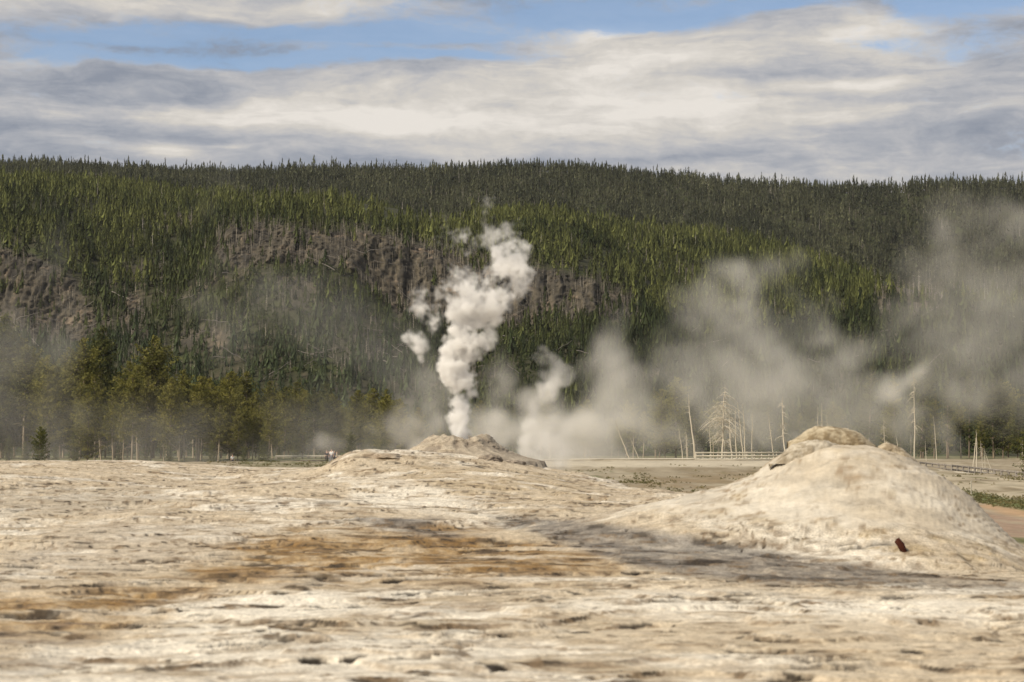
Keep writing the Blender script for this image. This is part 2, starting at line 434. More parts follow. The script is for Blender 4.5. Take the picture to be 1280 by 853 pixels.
for (xa, ya, xb, yb, wpx), (ca, cb) in zip(CR, _cols):
    ra, rb = _row_at(ca, ya), _row_at(cb, yb)
    pa = np.array([X[ra, ca], Y[ra, ca]]); pb = np.array([X[rb, cb], Y[rb, cb]])
    dx_ = pb[0] - pa[0]; pb[1] = pa[1] + np.clip(pb[1] - pa[1], -.4 * abs(dx_), .4 * abs(dx_)); rb = ra
    wy_ = min(wpx * .5 / max(PPM[ra, ca], PPM[rb, cb], 1.0), .10) * .75           # half the metres of ground that WPX photo rows cover there
    r0, r1_ = min(ra, rb), max(ra, rb); j0, j1 = min(ca, cb), max(ca, cb)
    a = max(0, r0 - 90); b = min(NR, r1_ + 90); c0 = max(0, j0 - 6); c1 = min(NC, j1 + 7)
    x_, y_ = X[a:b, c0:c1], Y[a:b, c0:c1]
    t = (x_ - pa[0]) / (dx_ + 1e-6)
    off = y_ - (pa[1] + (pb[1] - pa[1]) * t) - wy_ * 1.2 * fbm(x_ * 2.3, x_ * 0 + xa, 3, .6, 55) - wy_ * .5 * fbm(x_ * 9, y_ * 2, 2, .6, 56)
    body = np.clip(4 * t * (1 - t), 0, 1) ** 1.1 * np.clip(1 + .8 * fbm(x_ * 5, x_ * 0 + ya, 2, .6, 57), .15, 2)
    h = np.clip(1 - np.abs(off) / (wy_ * body + 1e-6), 0, 1)
    CRK[a:b, c0:c1] = np.maximum(CRK[a:b, c0:c1], sstep(h, .0, .30) * min(1, .7 + wpx / 12))
    lip = np.clip(1 - np.abs(off - wy_ * 2.2 * body) / (wy_ * 2.0 + 1e-6), 0, 1) * np.clip(body, 0, 1)
    LIP[a:b, c0:c1] = np.maximum(LIP[a:b, c0:c1], sstep(lip, 0, 1) * min(1.0, wpx / 6))
Z = Z - .02 * CRK + .014 * LIP
# pixel position of each vertex: used only to lay out the stains where the photograph shows them on the ground
PU, PV = proj(X, Y, Z)
def poly_mask(x, y, pts, soft):
    """soft mask of a polygon in the plane"""
    px = np.array([p[0] for p in pts], float); py = np.array([p[1] for p in pts], float)
    inside = np.zeros(x.shape, bool); dmin = np.full(x.shape, 1e9)
    n = len(px)
    for i in range(n):
        j = (i + 1) % n
        cond = ((py[i] > y) != (py[j] > y)) & (x < (px[j] - px[i]) * (y - py[i]) / (py[j] - py[i] + 1e-12) + px[i])
        inside ^= cond
        ex, ey = px[j] - px[i], py[j] - py[i]
        t = np.clip(((x - px[i]) * ex + (y - py[i]) * ey) / (ex * ex + ey * ey), 0, 1)
        dmin = np.minimum(dmin, np.hypot(x - px[i] - t * ex, y - py[i] - t * ey))
    s = np.where(inside, dmin, -dmin)
    return sstep(s, -soft, soft)
st1 = fbm(X * .28, Y * .30, 5, .6, 31); st2 = fbm(X * .75, Y * 1.1, 5, .6, 32); st3 = fbm(X * 2.2, Y * 3.0, 5, .65, 33)
wu = PU + 70 * st1 + 28 * st2; wv = PV + 14 * st1 + 7 * st2
C = lambda *a: np.array(a, float)
cream, white, ochre, rust, brown, grey, dark = C(.53, .445, .325), C(.72, .66, .55), C(.31, .195, .075), C(.19, .105, .035), C(.23, .16, .095), C(.165, .148, .13), C(.035, .027, .02)
tint = cream + 0 * X[..., None]
def over(col, a):
    global tint
    a = np.clip(a, 0, 1)[..., None]
    tint = tint * (1 - a) + col * a
over(C(.39, .31, .205), (.8 - .35 * sstep(Y, 20, 12)) * sstep(st2 + .5 * st1, -.1, .4))
over(white, .9 * sstep(st1 - .5 * st2, .02, .3))
over(C(.36, .285, .195), .65 * sstep(-st3 - .4 * st2, .02, .4))
st4 = fbm(X * 1.3 + 5, Y * 2.2, 5, .65, 34)
over(C(.22, .16, .10), (.75 - .35 * sstep(Y, 18, 12)) * sstep(st4 + .3 * st1, .10, .42) * (1 - oncone))
over(C(.36, .325, .275), .45 * sstep(-st4 + .4 * st1, .15, .5) * (1 - oncone))
och = poly_mask(wu, wv, [(330, 672), (560, 660), (740, 690), (770, 712), (640, 724), (420, 728), (260, 724), (150, 735), (20, 748), (-60, 760), (-60, 792), (120, 796), (170, 768), (260, 742), (230, 704)], 16)
over(ochre, .92 * och * sstep(st2 + .9 * st3, -.55, .15))
over(rust, .8 * och * sstep(st3 * .8 + st2, -.08, .3))
over(dark, .8 * och * sstep(st4 + .5 * st3, .08, .32))
wsh = poly_mask(wu, wv, [(0, 690), (120, 650), (330, 660), (260, 690), (120, 715), (0, 730)], 16)
over(C(.46, .41, .34), .4 * wsh)
gr = np.maximum(poly_mask(wu, wv, [(590, 642), (700, 646), (800, 660), (930, 684), (1060, 704), (1180, 718), (1300, 726), (1300, 746), (1120, 734), (940, 728), (810, 712), (700, 680)], 7), .95 * poly_mask(wu, wv, [(470, 650), (540, 646), (575, 660), (540, 668), (490, 664)], 6))
over(grey, (.85 - .3 * sstep(PU, 1000, 1250)) * gr * sstep(st3 + .6 * st2, -.7, .0))
over(dark * 1.3, (.8 - .4 * sstep(PU, 950, 1200)) * gr * sstep(st3 * .9 + .6 * st2, -.02, .3))
over(C(.36, .33, .29), .6 * gr * sstep(-st3, .1, .4))
wp = np.maximum(poly_mask(wu, wv, [(220, 748), (400, 728), (460, 758), (340, 805), (190, 812)], 14), np.maximum(poly_mask(wu, wv, [(420, 598), (540, 606), (640, 650), (560, 642), (430, 628)], 8), poly_mask(wu, wv, [(760, 735), (1300, 752), (1300, 775), (900, 775), (700, 760)], 12)))
over(white, .85 * wp * sstep(st2 + .7 * st3, .45, -.05))
brn = poly_mask(wu, wv, [(-50, 775), (120, 770), (170, 810), (60, 853), (-50, 860)], 25)
over(C(.25, .22, .19), .5 * brn * sstep(st2 + st3, -.2, .4))
lft = poly_mask(wu, wv, [(-60, 615), (200, 612), (230, 628), (60, 645), (-60, 650)], 12)
over(C(.38, .335, .265), .5 * lft)
mnd = poly_mask(wu, wv, [(480, 582), (690, 590), (740, 625), (560, 622)], 12)
over(C(.44, .345, .215), .6 * mnd * sstep(st2 + .5 * st3, -.3, .2))
over(C(.50, .435, .335), .7 * oncone)
over(C(.60, .55, .46), .6 * oncone * sstep(st1 + .5 * st2, -.1, .3))
over(C(.42, .33, .20), .55 * oncone * sstep(st2 + .5 * st3, .1, .4))
over(C(.32, .29, .24), .45 * oncone * sstep(-st2 + .7 * st3, .15, .5))
# shade of undercut ledge faces and cracks, painted into the tint as dark colour
ledge_shade = sstep(st2 + .6 * st3 + .35 * st1, -.3, .12)
over(brown * .8, .75 * f1 * ledge_shade * edge * (1 - .85 * oncone))
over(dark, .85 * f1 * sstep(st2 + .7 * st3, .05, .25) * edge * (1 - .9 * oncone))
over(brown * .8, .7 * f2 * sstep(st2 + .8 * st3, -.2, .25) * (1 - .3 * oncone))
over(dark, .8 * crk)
over(C(.60, .53, .42), .45 * LIP * (1 - oncone))
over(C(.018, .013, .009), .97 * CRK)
over(brown, .7 * fs * oncone * sstep(st2 + st3, -.05, .35) * sstep(rcone, .6, 1.1))
stc = fbm(X * .9, base * 9, 4, .6, 35)
over(C(.36, .315, .25), .55 * oncone * sstep(stc, .08, .4))
over(C(.66, .60, .50), .6 * oncone * sstep(-stc, .08, .4))
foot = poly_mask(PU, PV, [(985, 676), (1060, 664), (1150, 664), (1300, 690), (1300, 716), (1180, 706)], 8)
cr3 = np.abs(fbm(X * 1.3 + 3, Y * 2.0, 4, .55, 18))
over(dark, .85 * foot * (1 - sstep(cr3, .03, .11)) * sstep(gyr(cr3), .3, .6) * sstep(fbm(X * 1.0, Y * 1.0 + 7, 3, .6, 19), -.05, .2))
over(C(.42, .32, .18), .5 * foot * sstep(st3, -.1, .3))

verts = np.stack([X, Y, Z], -1).reshape(-1, 3)
faces = grid_faces(NR, NC)
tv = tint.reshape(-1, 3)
def split_mesh(mask):
    f = faces[mask]
    used, inv = np.unique(f, return_inverse=True)
    return verts[used], inv.reshape(f.shape), tv[used]
cone_mask = (rcone < 2.75 + .25 * fbm(X * .8, Y * .8, 2, .5, 77)).reshape(-1)[faces].all(1)
v, f, t = split_mesh(~cone_mask)
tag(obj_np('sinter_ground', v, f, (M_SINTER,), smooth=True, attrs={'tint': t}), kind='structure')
cone = empty('geyser_cone', (RC[0], RC[1], -1.3), 'broad pale sinter geyser cone with an ochre cap at its tip', 'geyser cone')
v, f, t = split_mesh(cone_mask)
v = v - np.array([RC[0], RC[1], -1.3])
obj_np('cone_body', v, f, (M_CONE,), cone, smooth=True, attrs={'tint': t})

def crag(name, x0, x1, top, d, depth, cols, parent, org, seed, lumpy=.05, bottom=None):
    """low rocky lip: an upright lens of rock whose top edge follows TOP ((photo column, row) pairs at distance d)"""
    nu, nv = 90, 40
    us = np.linspace(x0, x1, nu)
    ty = np.interp(us, [p[0] for p in top], [p[1] for p in top])
    ztop = zrow(ty, d); xs = (us - 640) / F * d
    zb = zrow(bottom, d) if bottom else ztop.min() - .15
    th = np.linspace(0, np.pi * 1.0, nv)
    prof = np.sin(th); yy = -np.cos(th) * depth
    XX = xs[:, None] + 0 * th[None]
    edge_t = np.sqrt(np.clip(1 - (np.linspace(-1, 1, nu)) ** 4, 0, 1))
    YY = d + yy[None] * (.4 + .6 * edge_t[:, None]) + .10 * ((np.linspace(-1, 1, nu)) ** 2)[:, None]
    ZZ = zb + (ztop - zb)[:, None] * np.clip(prof[None] * 1.0, 0, 1) ** .55
    nn = fbm(XX * 4 + seed, (YY + ZZ) * 4, 4, .55, seed); n2_ = fbm(XX * 14, (YY + ZZ * 2) * 14, 3, .5, seed + 1)
    ZZ = ZZ + (nn * lumpy * .6 + n2_ * lumpy * .12) * prof[None]; YY = YY + nn * lumpy
    cc = sstep(nn + .6 * n2_, -.3, .4)[..., None]
    tt = np.array(cols[0]) * (1 - cc) + np.array(cols[1]) * cc
    low = sstep(ZZ - zb, .02, .10)[..., None]
    vv = np.stack([XX, YY, ZZ], -1).reshape(-1, 3) - np.array(org)
    return obj_np(name, vv, grid_faces(nu, nv), (M_CONE,), parent, smooth=True, attrs={'tint': tt.reshape(-1, 3)})
org = (RC[0], RC[1], -1.3)
crag('vent_lip', 985, 1096, [(985, 552), (1000, 545), (1010, 537), (1020, 533), (1040, 533), (1060, 537), (1075, 542), (1088, 552), (1096, 557)], 27.15, .20, [(.21, .16, .095), (.48, .41, .29)], cone, org, 3, .06, 566)
crag('vent_lip', 1098, 1150, [(1098, 558), (1108, 554), (1120, 556), (1132, 565), (1142, 573), (1150, 580)], 27.0, .16, [(.24, .19, .125), (.48, .41, .30)], cone, org, 8, .07, 590)
crag('front_lip', 962, 1050, [(962, 586), (978, 566), (990, 556), (1010, 551), (1030, 550), (1050, 556)], 26.50, .13, [(.30, .25, .18), (.54, .485, .39)], cone, org, 12, .07, 580)

# main vent cone on top of the far mound: knobby stack of sinter with an open top
VC = P(572, 576, 58.0)
vent = empty('geyser_cone', (VC[0], VC[1], VC[2] - .15), 'small knobby grey sinter geyser cone venting the tall white steam column', 'geyser cone')
nt_, nr_ = 96, 60
th = np.linspace(0, 2 * np.pi, nt_, endpoint=False)
hh = np.linspace(0, 1, nr_)
RR = np.interp(hh, [0, .10, .25, .42, .60, .78, .88, .94, 1.0], [2.9, 2.3, 1.75, 1.36, 1.08, .88, .74, .58, .34])
HH = np.interp(hh, [0, .10, .25, .42, .60, .78, .88, .94, 1.0], [.0, .16, .32, .48, .68, .90, .99, .92, .65])
TH, R_ = np.meshgrid(th, RR); _, H_ = np.meshgrid(th, HH)
cx, cy = np.cos(TH), np.sin(TH)
kn = fbm(cx * 2.4 + 5, cy * 2.4 + H_ * 2.2, 4, .6, 41); kn2 = fbm(cx * 7 + 2, cy * 7 + H_ * 7, 3, .6, 42)
top_m = sstep(hh, .2, .6)[:, None]
R_ = R_ * (1 + .22 * kn * top_m + .09 * kn2)
H_ = H_ * (1 + .20 * fbm(cx * 1.4 + 9, cy * 1.4, 3, .5, 44) * top_m) + .04 * kn2 * top_m
H_ = H_ * .86
H_ = np.where(hh[:, None] < .1, mound_z(VC[0] + R_ * 1.08 * cx, VC[1] + R_ * 1.08 * cy) - (VC[2] - .15) - .05 + H_ * .3, np.maximum(H_, mound_z(VC[0] + R_ * 1.08 * cx, VC[1] + R_ * 1.08 * cy) - (VC[2] - .15) - .03))
vv = np.stack([R_ * 1.08 * cx, R_ * 1.08 * cy, H_], -1).reshape(-1, 3)
i = np.arange(nr_ * nt_).reshape(nr_, nt_)
ff = np.stack([i[:-1], np.roll(i[:-1], -1, 1), np.roll(i[1:], -1, 1), i[1:]], -1).reshape(-1, 4)
cc = sstep(kn + .7 * kn2, -.4, .4)[..., None]
tt = (C(.24, .20, .155) * (1 - cc) + C(.42, .36, .275) * cc).reshape(-1, 3)
obj_np('cone_body', vv, ff, (M_SINTER,), vent, smooth=True, attrs={'tint': tt})
# dark crusty boulder-like lumps in front of the vent
def lump(name, px, py, d, sx, sy, sz, cols, seed, label):
    c = P(px, py, d)
    nu, nv = 48, 26
    a = np.linspace(0, 2 * np.pi, nu, endpoint=False); b = np.linspace(0, np.pi / 2 + .25, nv)
    A, B = np.meshgrid(a, b)
    v = np.stack([np.sin(B) * np.cos(A), np.sin(B) * np.sin(A), np.cos(B)], -1)
    n = fbm(v[..., 0] * 2 + seed, v[..., 1] * 2 + v[..., 2] * 1.7, 4, .6, seed)
    v = v * (1 + .35 * n)[..., None] * np.array([sx, sy, sz])
    i = np.arange(nv * nu).reshape(nv, nu)
    f = np.stack([i[:-1], i[1:], np.roll(i[1:], -1, 1), np.roll(i[:-1], -1, 1)], -1).reshape(-1, 4)
    k = sstep(n, -.3, .4)[..., None]
    o = obj_np(name, v.reshape(-1, 3), f, (M_SINTER,), None, smooth=True, attrs={'tint': (np.array(cols[0]) * (1 - k) + np.array(cols[1]) * k).reshape(-1, 3)})
    o.location = (c[0], c[1], float(mound_z(np.array([c[0]]), np.array([c[1]]))[0]) - .045)
    return tag(o, label, 'rock')
lump('sinter_rock', 612, 584, 54, .34, .45, .17, [(.15, .12, .095), (.34, .285, .215)], 4, 'dark crusty rock below the small geyser cone')
lump('sinter_rock', 641, 577, 56, .36, .4, .10, [(.18, .15, .12), (.38, .32, .25)], 6, 'low flat dark rock slab on the far mound rim beside the dark crusty rock')
lump('sinter_rock', 482, 586, 50, .45, .6, .13, [(.26, .20, .14), (.44, .37, .28)], 9, 'tan rock lump on the far mound by its pale hummock')

# rusty stub in the cone's foot
c = P(1126, 697, 23.4)
mb = MB()
mb.tube([(.075, 0, -.10), (.06, 0, .0), (.03, -.01, .06), (-.005, -.01, .12), (-.03, 0, .175), (-.04, 0, .20)], [.020, .030, .040, .044, .040, .018], 8)
m, T = mat_new('rust')
co = T.n('ShaderNodeTexCoord').outputs['Object']
nn = T.noise(co, 22, 5, .6)
finish(T, T.mix(nn, (.022, .006, .003, 1), (.085, .019, .006, 1)), .8, nn, .6, .01)
_r = RS(5)
mb.v = [v_ + _r.normal(0, .006, v_.shape) for v_ in mb.v]
stub = mb.build('rusty_stub', m, None, False)
stub.location = (c[0], c[1], c[2] + .03); stub.scale = (.95, .95, .95)
tag(stub, 'short rust red leaning stub sticking out of the broad geyser cone foot', 'stub')

# ------------------------------------------------------------------ basin floor behind the mound
def basin_z(X, Y):
    z = np.interp(Y, [-100, 30, 75, 190, 350, 460, 520], [-3.4, -3.3, -2.75, -2.45, -3.9, -4.7, -4.2])
    z = z + .30 * fbm(X * .07, Y * .06, 4, .5, 51) + .10 * fbm(X * .4, Y * .22, 4, .55, 52)
    # a low swell in front of the middle boardwalk
    z = z + .35 * np.exp(-((Y - 165) / 22) ** 2) * sstep(X, -5, 5) * (1 - .6 * sstep(X, 30, 45))
    z = z - .78 * sstep(-X, 9, 20) * sstep(Y, 190, 235) * (1 - sstep(Y, 268, 300))
    # right side drops towards the camera, then a bank up to the walk
    z = z + sstep(X, 18, 32) * np.interp(Y, [30, 60, 100, 150, 200], [.3, .45, .25, 0, 0])
    return z
ub = np.linspace(-900, 2200, 1100)
db = np.concatenate([np.linspace(-80, 20, 8), 1 / np.linspace(1 / 24, 1 / 520, 420)])
Yb = db[:, None] + 0 * ub[None]
Xb = (ub[None] - 640) / F * np.maximum(np.abs(Yb), 90) * np.where(Yb < 90, 4, 1 + 3 * (1 - sstep(Yb, 90, 140)))
Zb = basin_z(Xb, Yb)
BU, BV = proj(Xb, np.maximum(Yb, 5), Zb)
b1 = fbm(Xb * .14, Yb * .05, 5, .6, 61); b2 = fbm(Xb * .5, Yb * .10, 5, .6, 62); b3 = fbm(Xb * 1.3, Yb * .2, 4, .65, 63)
tint = C(.31, .26, .18) + 0 * Xb[..., None]
over(C(.21, .165, .10), .8 * sstep(b2 + .6 * b1, -.1, .4))
over(C(.40, .35, .255), .7 * sstep(-b1 + .3 * b3, .1, .4))
over(C(.13, .135, .055), .75 * sstep(b2 + b3 * .8 - .3 * b1, .22, .5) * sstep(BV, 584, 592))
wu, wv = BU + 14 * b1 + 8 * b2, BV + 2.0 * b2 + 1.5 * b3
over(C(.52, .46, .35), .8 * poly_mask(wu, wv, [(600, 576), (1000, 576), (1000, 583), (600, 585)], 1.5))
over(C(.24, .18, .105), .85 * poly_mask(wu, wv, [(780, 600), (960, 590), (960, 630), (780, 630)], 5) * sstep(b3 + b2, -.3, .3))
over(C(.43, .37, .265), .85 * poly_mask(wu, wv, [(1150, 588), (1300, 600), (1300, 628), (1150, 615)], 2) * sstep(-b2, -.25, .15))
over(C(.10, .115, .035), .9 * poly_mask(wu, wv, [(1205, 612), (1235, 619), (1300, 631), (1300, 643), (1240, 632), (1215, 626)], 1.6))
over(C(.42, .26, .14), .75 * poly_mask(wu, wv, [(1215, 628), (1300, 642), (1300, 652), (1225, 636)], 1.2))
over(C(.31, .215, .15), .95 * poly_mask(wu, wv, [(1215, 637), (1300, 653), (1300, 672), (1240, 672), (1225, 655)], 2) * sstep(b3, -.5, .1))
over(C(.09, .10, .03), .8 * poly_mask(wu, wv, [(1240, 670), (1300, 674), (1300, 683), (1262, 682)], 2) * sstep(b3, -.35, .1))
over(C(.10, .11, .04), .7 * poly_mask(wu, wv, [(300, 572), (420, 572), (420, 584), (300, 584)], 3) * sstep(b2 + b3, -.4, .2))
over(C(.12, .12, .05), .8 * sstep(Yb, 235, 300))
vb = np.stack([Xb, Yb, Zb], -1).reshape(-1, 3)
tag(obj_np('ground', vb, grid_faces(len(db), len(ub)), (M_BASIN,), smooth=True, attrs={'tint': tint.reshape(-1, 3)}), kind='structure')

# ------------------------------------------------------------------ hill
kx = lambda pts: (np.array([p[0] for p in pts], float), np.array([p[1] for p in pts], float))
RIDGE = kx([(-300, 214), (0, 213), (100, 217), (160, 221), (250, 224), (330, 222), (420, 221), (520, 221), (600, 219), (680, 217), (720, 217), (780, 223), (860, 229), (950, 239), (1040, 243), (1120, 242), (1200, 238), (1280, 236), (1600, 240)])
SPUR = kx([(-300, 226), (0, 232), (130, 234), (270, 250), (330, 258), (420, 260), (480, 270), (530, 285), (560, 290), (600, 278), (650, 270), (700, 276), (800, 291), (880, 297), (950, 307), (1000, 322), (1050, 340), (1090, 358), (1120, 372), (1180, 380), (1280, 385), (1600, 385)])
CTOP = kx([(-300, 310), (0, 312), (60, 322), (110, 345), (150, 354), (200, 354), (240, 340), (270, 306), (290, 286), (360, 287), (400, 294), (450, 296), (500, 304), (540, 314), (560, 324), (640, 340), (670, 338), (720, 347), (790, 374), (830, 400), (950, 404), (1060, 392), (1100, 372), (1170, 378), (1280, 395), (1600, 400)])
CBOT = kx([(-300, 395), (0, 400), (100, 412), (160, 395), (220, 372), (270, 342), (300, 330), (340, 326), (400, 330), (440, 342), (460, 360), (500, 392), (560, 402), (640, 406), (700, 400), (795, 402), (850, 425), (950, 432), (1060, 420), (1100, 405), (1180, 408), (1280, 420), (1600, 425)])
def hill_knots(u):
    i = lambda k: np.interp(u, k[0], k[1])
    d = [440, 500, 600, 660, 690, 1000, 1045, 1290, 1500, 1800]
    ct, cb, sp, rd = i(CTOP), i(CBOT), i(SPUR), i(RIDGE)
    z = [zrow(574, 440) + 0 * u, zrow(553, 500) + 0 * u, zrow(cb * .45 + 545 * .55 - 25, 600), zrow(cb, 660), zrow(ct, 690), zrow(sp, 1000), zrow(sp + 2.5, 1045), zrow(rd, 1290), zrow(rd + 14, 1500), zrow(rd + 60, 1800)]
    return np.array(d, float), np.stack(z)
def smooth_u(u):
    return u
_UG = np.linspace(-400, 1700, 526)
_hd, _hz = hill_knots(_UG)
ker = np.exp(-np.linspace(-2, 2, 9) ** 2); ker /= ker.sum()
_hz = np.stack([np.convolve(np.pad(r, 4, 'edge'), ker, 'valid') for r in _hz])
def pchip_tab():
    """monotone cubic along depth, tabulated"""
    dd = np.concatenate([np.arange(440, 640, 3.0), np.arange(640, 712, .4), np.arange(712, 1000, 4.0), np.arange(1000, 1060, 3.0), np.arange(1060, 1801, 6.0)])
    h = np.diff(_hd)[:, None]; dl = np.diff(_hz, axis=0) / h
    mslope = np.zeros_like(_hz)
    for k in range(1, len(_hd) - 1):
        w1 = 2 * h[k] + h[k - 1]; w2 = h[k] + 2 * h[k - 1]
        ok = dl[k - 1] * dl[k] > 0
        with np.errstate(divide='ignore', invalid='ignore'):
            mslope[k] = np.where(ok, (w1 + w2) / (w1 / dl[k - 1] + w2 / dl[k]), 0)
    mslope[0] = dl[0]; mslope[-1] = dl[-1]
    k = np.clip(np.searchsorted(_hd, dd, 'right') - 1, 0, len(_hd) - 2)
    t = ((dd - _hd[k]) / (_hd[k + 1] - _hd[k]))[:, None]; hh = (_hd[k + 1] - _hd[k])[:, None]
    z = (1 + 2 * t) * (1 - t) ** 2 * _hz[k] + t * (1 - t) ** 2 * hh * mslope[k] + t * t * (3 - 2 * t) * _hz[k + 1] + t * t * (t - 1) * hh * mslope[k + 1]
    return dd, z
HD, HZ = pchip_tab()
def hill_z(X, Y):
    u = 640 + F * X / Y
    fi = np.clip((u - _UG[0]) / (_UG[1] - _UG[0]), 0, len(_UG) - 1.001); i0 = fi.astype(int); fu = fi - i0
    j = np.clip(np.searchsorted(HD, Y, 'right') - 1, 0, len(HD) - 2); fv = np.clip((Y - HD[j]) / (HD[j + 1] - HD[j]), 0, 1)
    z = (HZ[j, i0] * (1 - fu) + HZ[j, i0 + 1] * fu) * (1 - fv) + (HZ[j + 1, i0] * (1 - fu) + HZ[j + 1, i0 + 1] * fu) * fv
    up = sstep(Y, 450, 520) 
    n = 4.0 * fbm(X / 60, Y / 90, 4, .5, 71) * up * (1 - sstep(Y, 1100, 1300) * .6) + 1.5 * fbm(X / 18, Y / 22, 3, .5, 72) * up
    gul = sstep(Y, 520, 620) * (1 - sstep(Y, 700, 760))
    n = n - 5.0 * gul * np.abs(fbm(X / 26 + 3, Y / 160, 3, .5, 73)) + 1.2 * gul
    return z + n
uh = np.linspace(-380, 1680, 1150)
dh = HD[(HD <= 1800)]
Yh = dh[:, None] + 0 * uh[None]
Xh = (uh[None] - 640) / F * Yh
Zh = hill_z(Xh, Yh)
# rock: where the photo shows bare cliff and crag
HU, HV = proj(Xh, Yh, Zh)
r1 = fbm(Xh / 14, Yh / 9 + Zh / 9, 5, .6, 81); r2 = fbm(Xh / 3.0, Zh / 14, 4, .6, 82); r3 = fbm(Xh / 5, Zh / 4 + Yh / 8, 4, .6, 83)
CLIFFS = [
    ([(268, 306), (285, 280), (320, 276), (360, 284), (400, 288), (450, 288), (500, 300), (548, 312), (600, 326), (660, 334), (720, 344), (788, 370), (796, 398), (740, 400), (690, 396), (640, 410), (560, 404), (500, 395), (462, 362), (438, 337), (400, 332), (340, 327), (300, 336), (275, 330)], 1.0),
    ([(-300, 300), (0, 308), (40, 318), (95, 350), (112, 385), (140, 395), (143, 425), (60, 430), (-300, 430)], .95),
    ([(150, 362), (178, 372), (190, 420), (184, 455), (152, 455)], .85), ([(220, 415), (262, 405), (292, 420), (286, 440), (232, 440)], .8),
    ([(340, 350), (385, 345), (398, 380), (352, 392)], .6), ([(200, 268), (238, 264), (244, 284), (206, 286)], .8), ([(150, 325), (210, 330), (215, 352), (150, 348)], .5),
    ([(395, 420), (470, 410), (520, 455), (430, 470)], .45), ([(1090, 355), (1175, 352), (1185, 392), (1100, 398)], .7), ([(850, 325), (880, 335), (870, 350), (845, 345)], .6), ([(400, 480), (520, 470), (530, 520), (410, 500)], .3),
]
def rock_mask(u, v, w1, w2):
    m = np.zeros(u.shape)
    uu, vv = u + 12 * w1 + 6 * w2, v + 7 * w1 + 4 * w2
    for pts, k in CLIFFS:
        m = np.maximum(m, k * poly_mask(uu, vv, pts, 4))
    return m
rk = rock_mask(HU, HV, r1, r3)
colw = np.abs(fbm(Xh / 4.5 + .7 * r1, Yh / 60, 4, .6, 84))
onc = rk * sstep(Yh, 640, 655) * (1 - sstep(Yh, 705, 716))
r5 = fbm(Xh / 6 + .3 * r1, Zh / 40, 4, .6, 89)
Yd = Yh - onc * (7.0 * (.35 - colw) + 5.0 * r5 + 1.2 * r3)
r4 = fbm(Xh / 1.6, Zh / 5 + Yh / 5, 4, .65, 88)
Yd = Yd - onc * 1.6 * r4
Zd = Zh + rk * (.6 * r3 + .4 * r4)
tint = C(.040, .040, .020) + 0 * Xh[..., None]
g1 = fbm(Xh / 22, Yh / 14, 5, .6, 86)
over(C(.060, .072, .022), .8 * sstep(g1 + .5 * r3, .0, .4))
over(C(.11, .09, .062), .7 * sstep(-g1 + .6 * r3, .15, .5) * (Yh < 720))
rockc = C(.046, .041, .033) * (1 - sstep(r2 + .5 * r4, -.4, .5))[..., None] + C(.125, .105, .074) * sstep(r2 + .5 * r4, -.4, .5)[..., None]
rockc = rockc * (1 - .8 * sstep(r3 + .5 * r1, .15, .5)[..., None]) + C(.045, .042, .038) * (.8 * sstep(r3 + .5 * r1, .15, .5))[..., None]
dk = (.75 * sstep(-r5 - .3 * r4, .02, .35))[..., None]
rockc = rockc * (1 - dk) + C(.035, .032, .028) * dk
warm = sstep(r1 + .5 * r2 + .3 * r4, .22, .5)[..., None]
rockc = rockc * (1 - .5 * warm) + C(.27, .20, .14) * .5 * warm
a = np.clip(rk * 1.15, 0, 1)[..., None]
tint = tint * (1 - a) + rockc * a
vh = np.stack([Xh, Yd, Zd], -1).reshape(-1, 3)
tag(obj_np('hill', vh, grid_faces(len(dh), len(uh)), (M_HILL,), smooth=True, attrs={'tint': tint.reshape(-1, 3)}), kind='structure')

# ------------------------------------------------------------------ hillside forest: one mesh per stand (thousands of small trees)
RNG = RS(21)
def cone_tree(layers, sides, seed, trunk, slim, ragged=.3):
    """unit-height conifer: ragged skirts of branches round a stem; returns verts, tris, shade value per vertex (0 stem)"""
    r = RS(seed); V = []; Fc = []; S = []
    def add(v, f, s):
        b = len(V); V.extend(v); Fc.extend([[q + b for q in t] for t in f]); S.extend(s)
    w = .012
    add([(-w, -w, -.03), (w, -w, -.03), (0, w, -.03), (0, 0, .9)], [[0, 1, 3], [1, 2, 3], [2, 0, 3]], [0] * 4)
    for k in range(layers):
        h0 = trunk + (1 - trunk) * k / layers
        rad = slim * (1 - (k / layers)) ** .75 * (1 + .25 * r.uniform(-1, 1)) + .012
        hh = (1 - trunk) / layers * (1.7 + .5 * r.uniform(-1, 1))
        a0 = r.uniform(0, 6.28)
        for j in range(sides):
            a = a0 + (j + .35 * r.uniform(-1, 1)) / sides * 6.283
            rr = rad * (1 + ragged * r.uniform(-1.4, 1)); wd = 3.4 / sides
            dz = r.uniform(-.3, .3) * hh
            p0 = (rr * math.cos(a - wd / 2), rr * math.sin(a - wd / 2), h0 + dz)
            p1 = (rr * math.cos(a + wd / 2), rr * math.sin(a + wd / 2), h0 + dz * .5)
            p2 = (.1 * rr * math.cos(a), .1 * rr * math.sin(a), min(1.03, h0 + hh))
            s = r.uniform(.55, 1.15)
            add([p0, p1, p2], [[0, 1, 2]], [s, s, s * 1.05])
    return np.array(V), np.array(Fc), np.array(S)
def old_tree(seed):
    """thin old conifer, bare stem low down and a sparse ragged top"""
    r = RS(seed)
    return cone_tree(7, 4, seed, r.uniform(.05, .26), r.uniform(.09, .14), .55)
YOUNG = [cone_tree(5, 5, s, .04, .17 + .02 * (s % 3), .3) for s in range(6)]
OLD = [old_tree(40 + s) for s in range(8)]
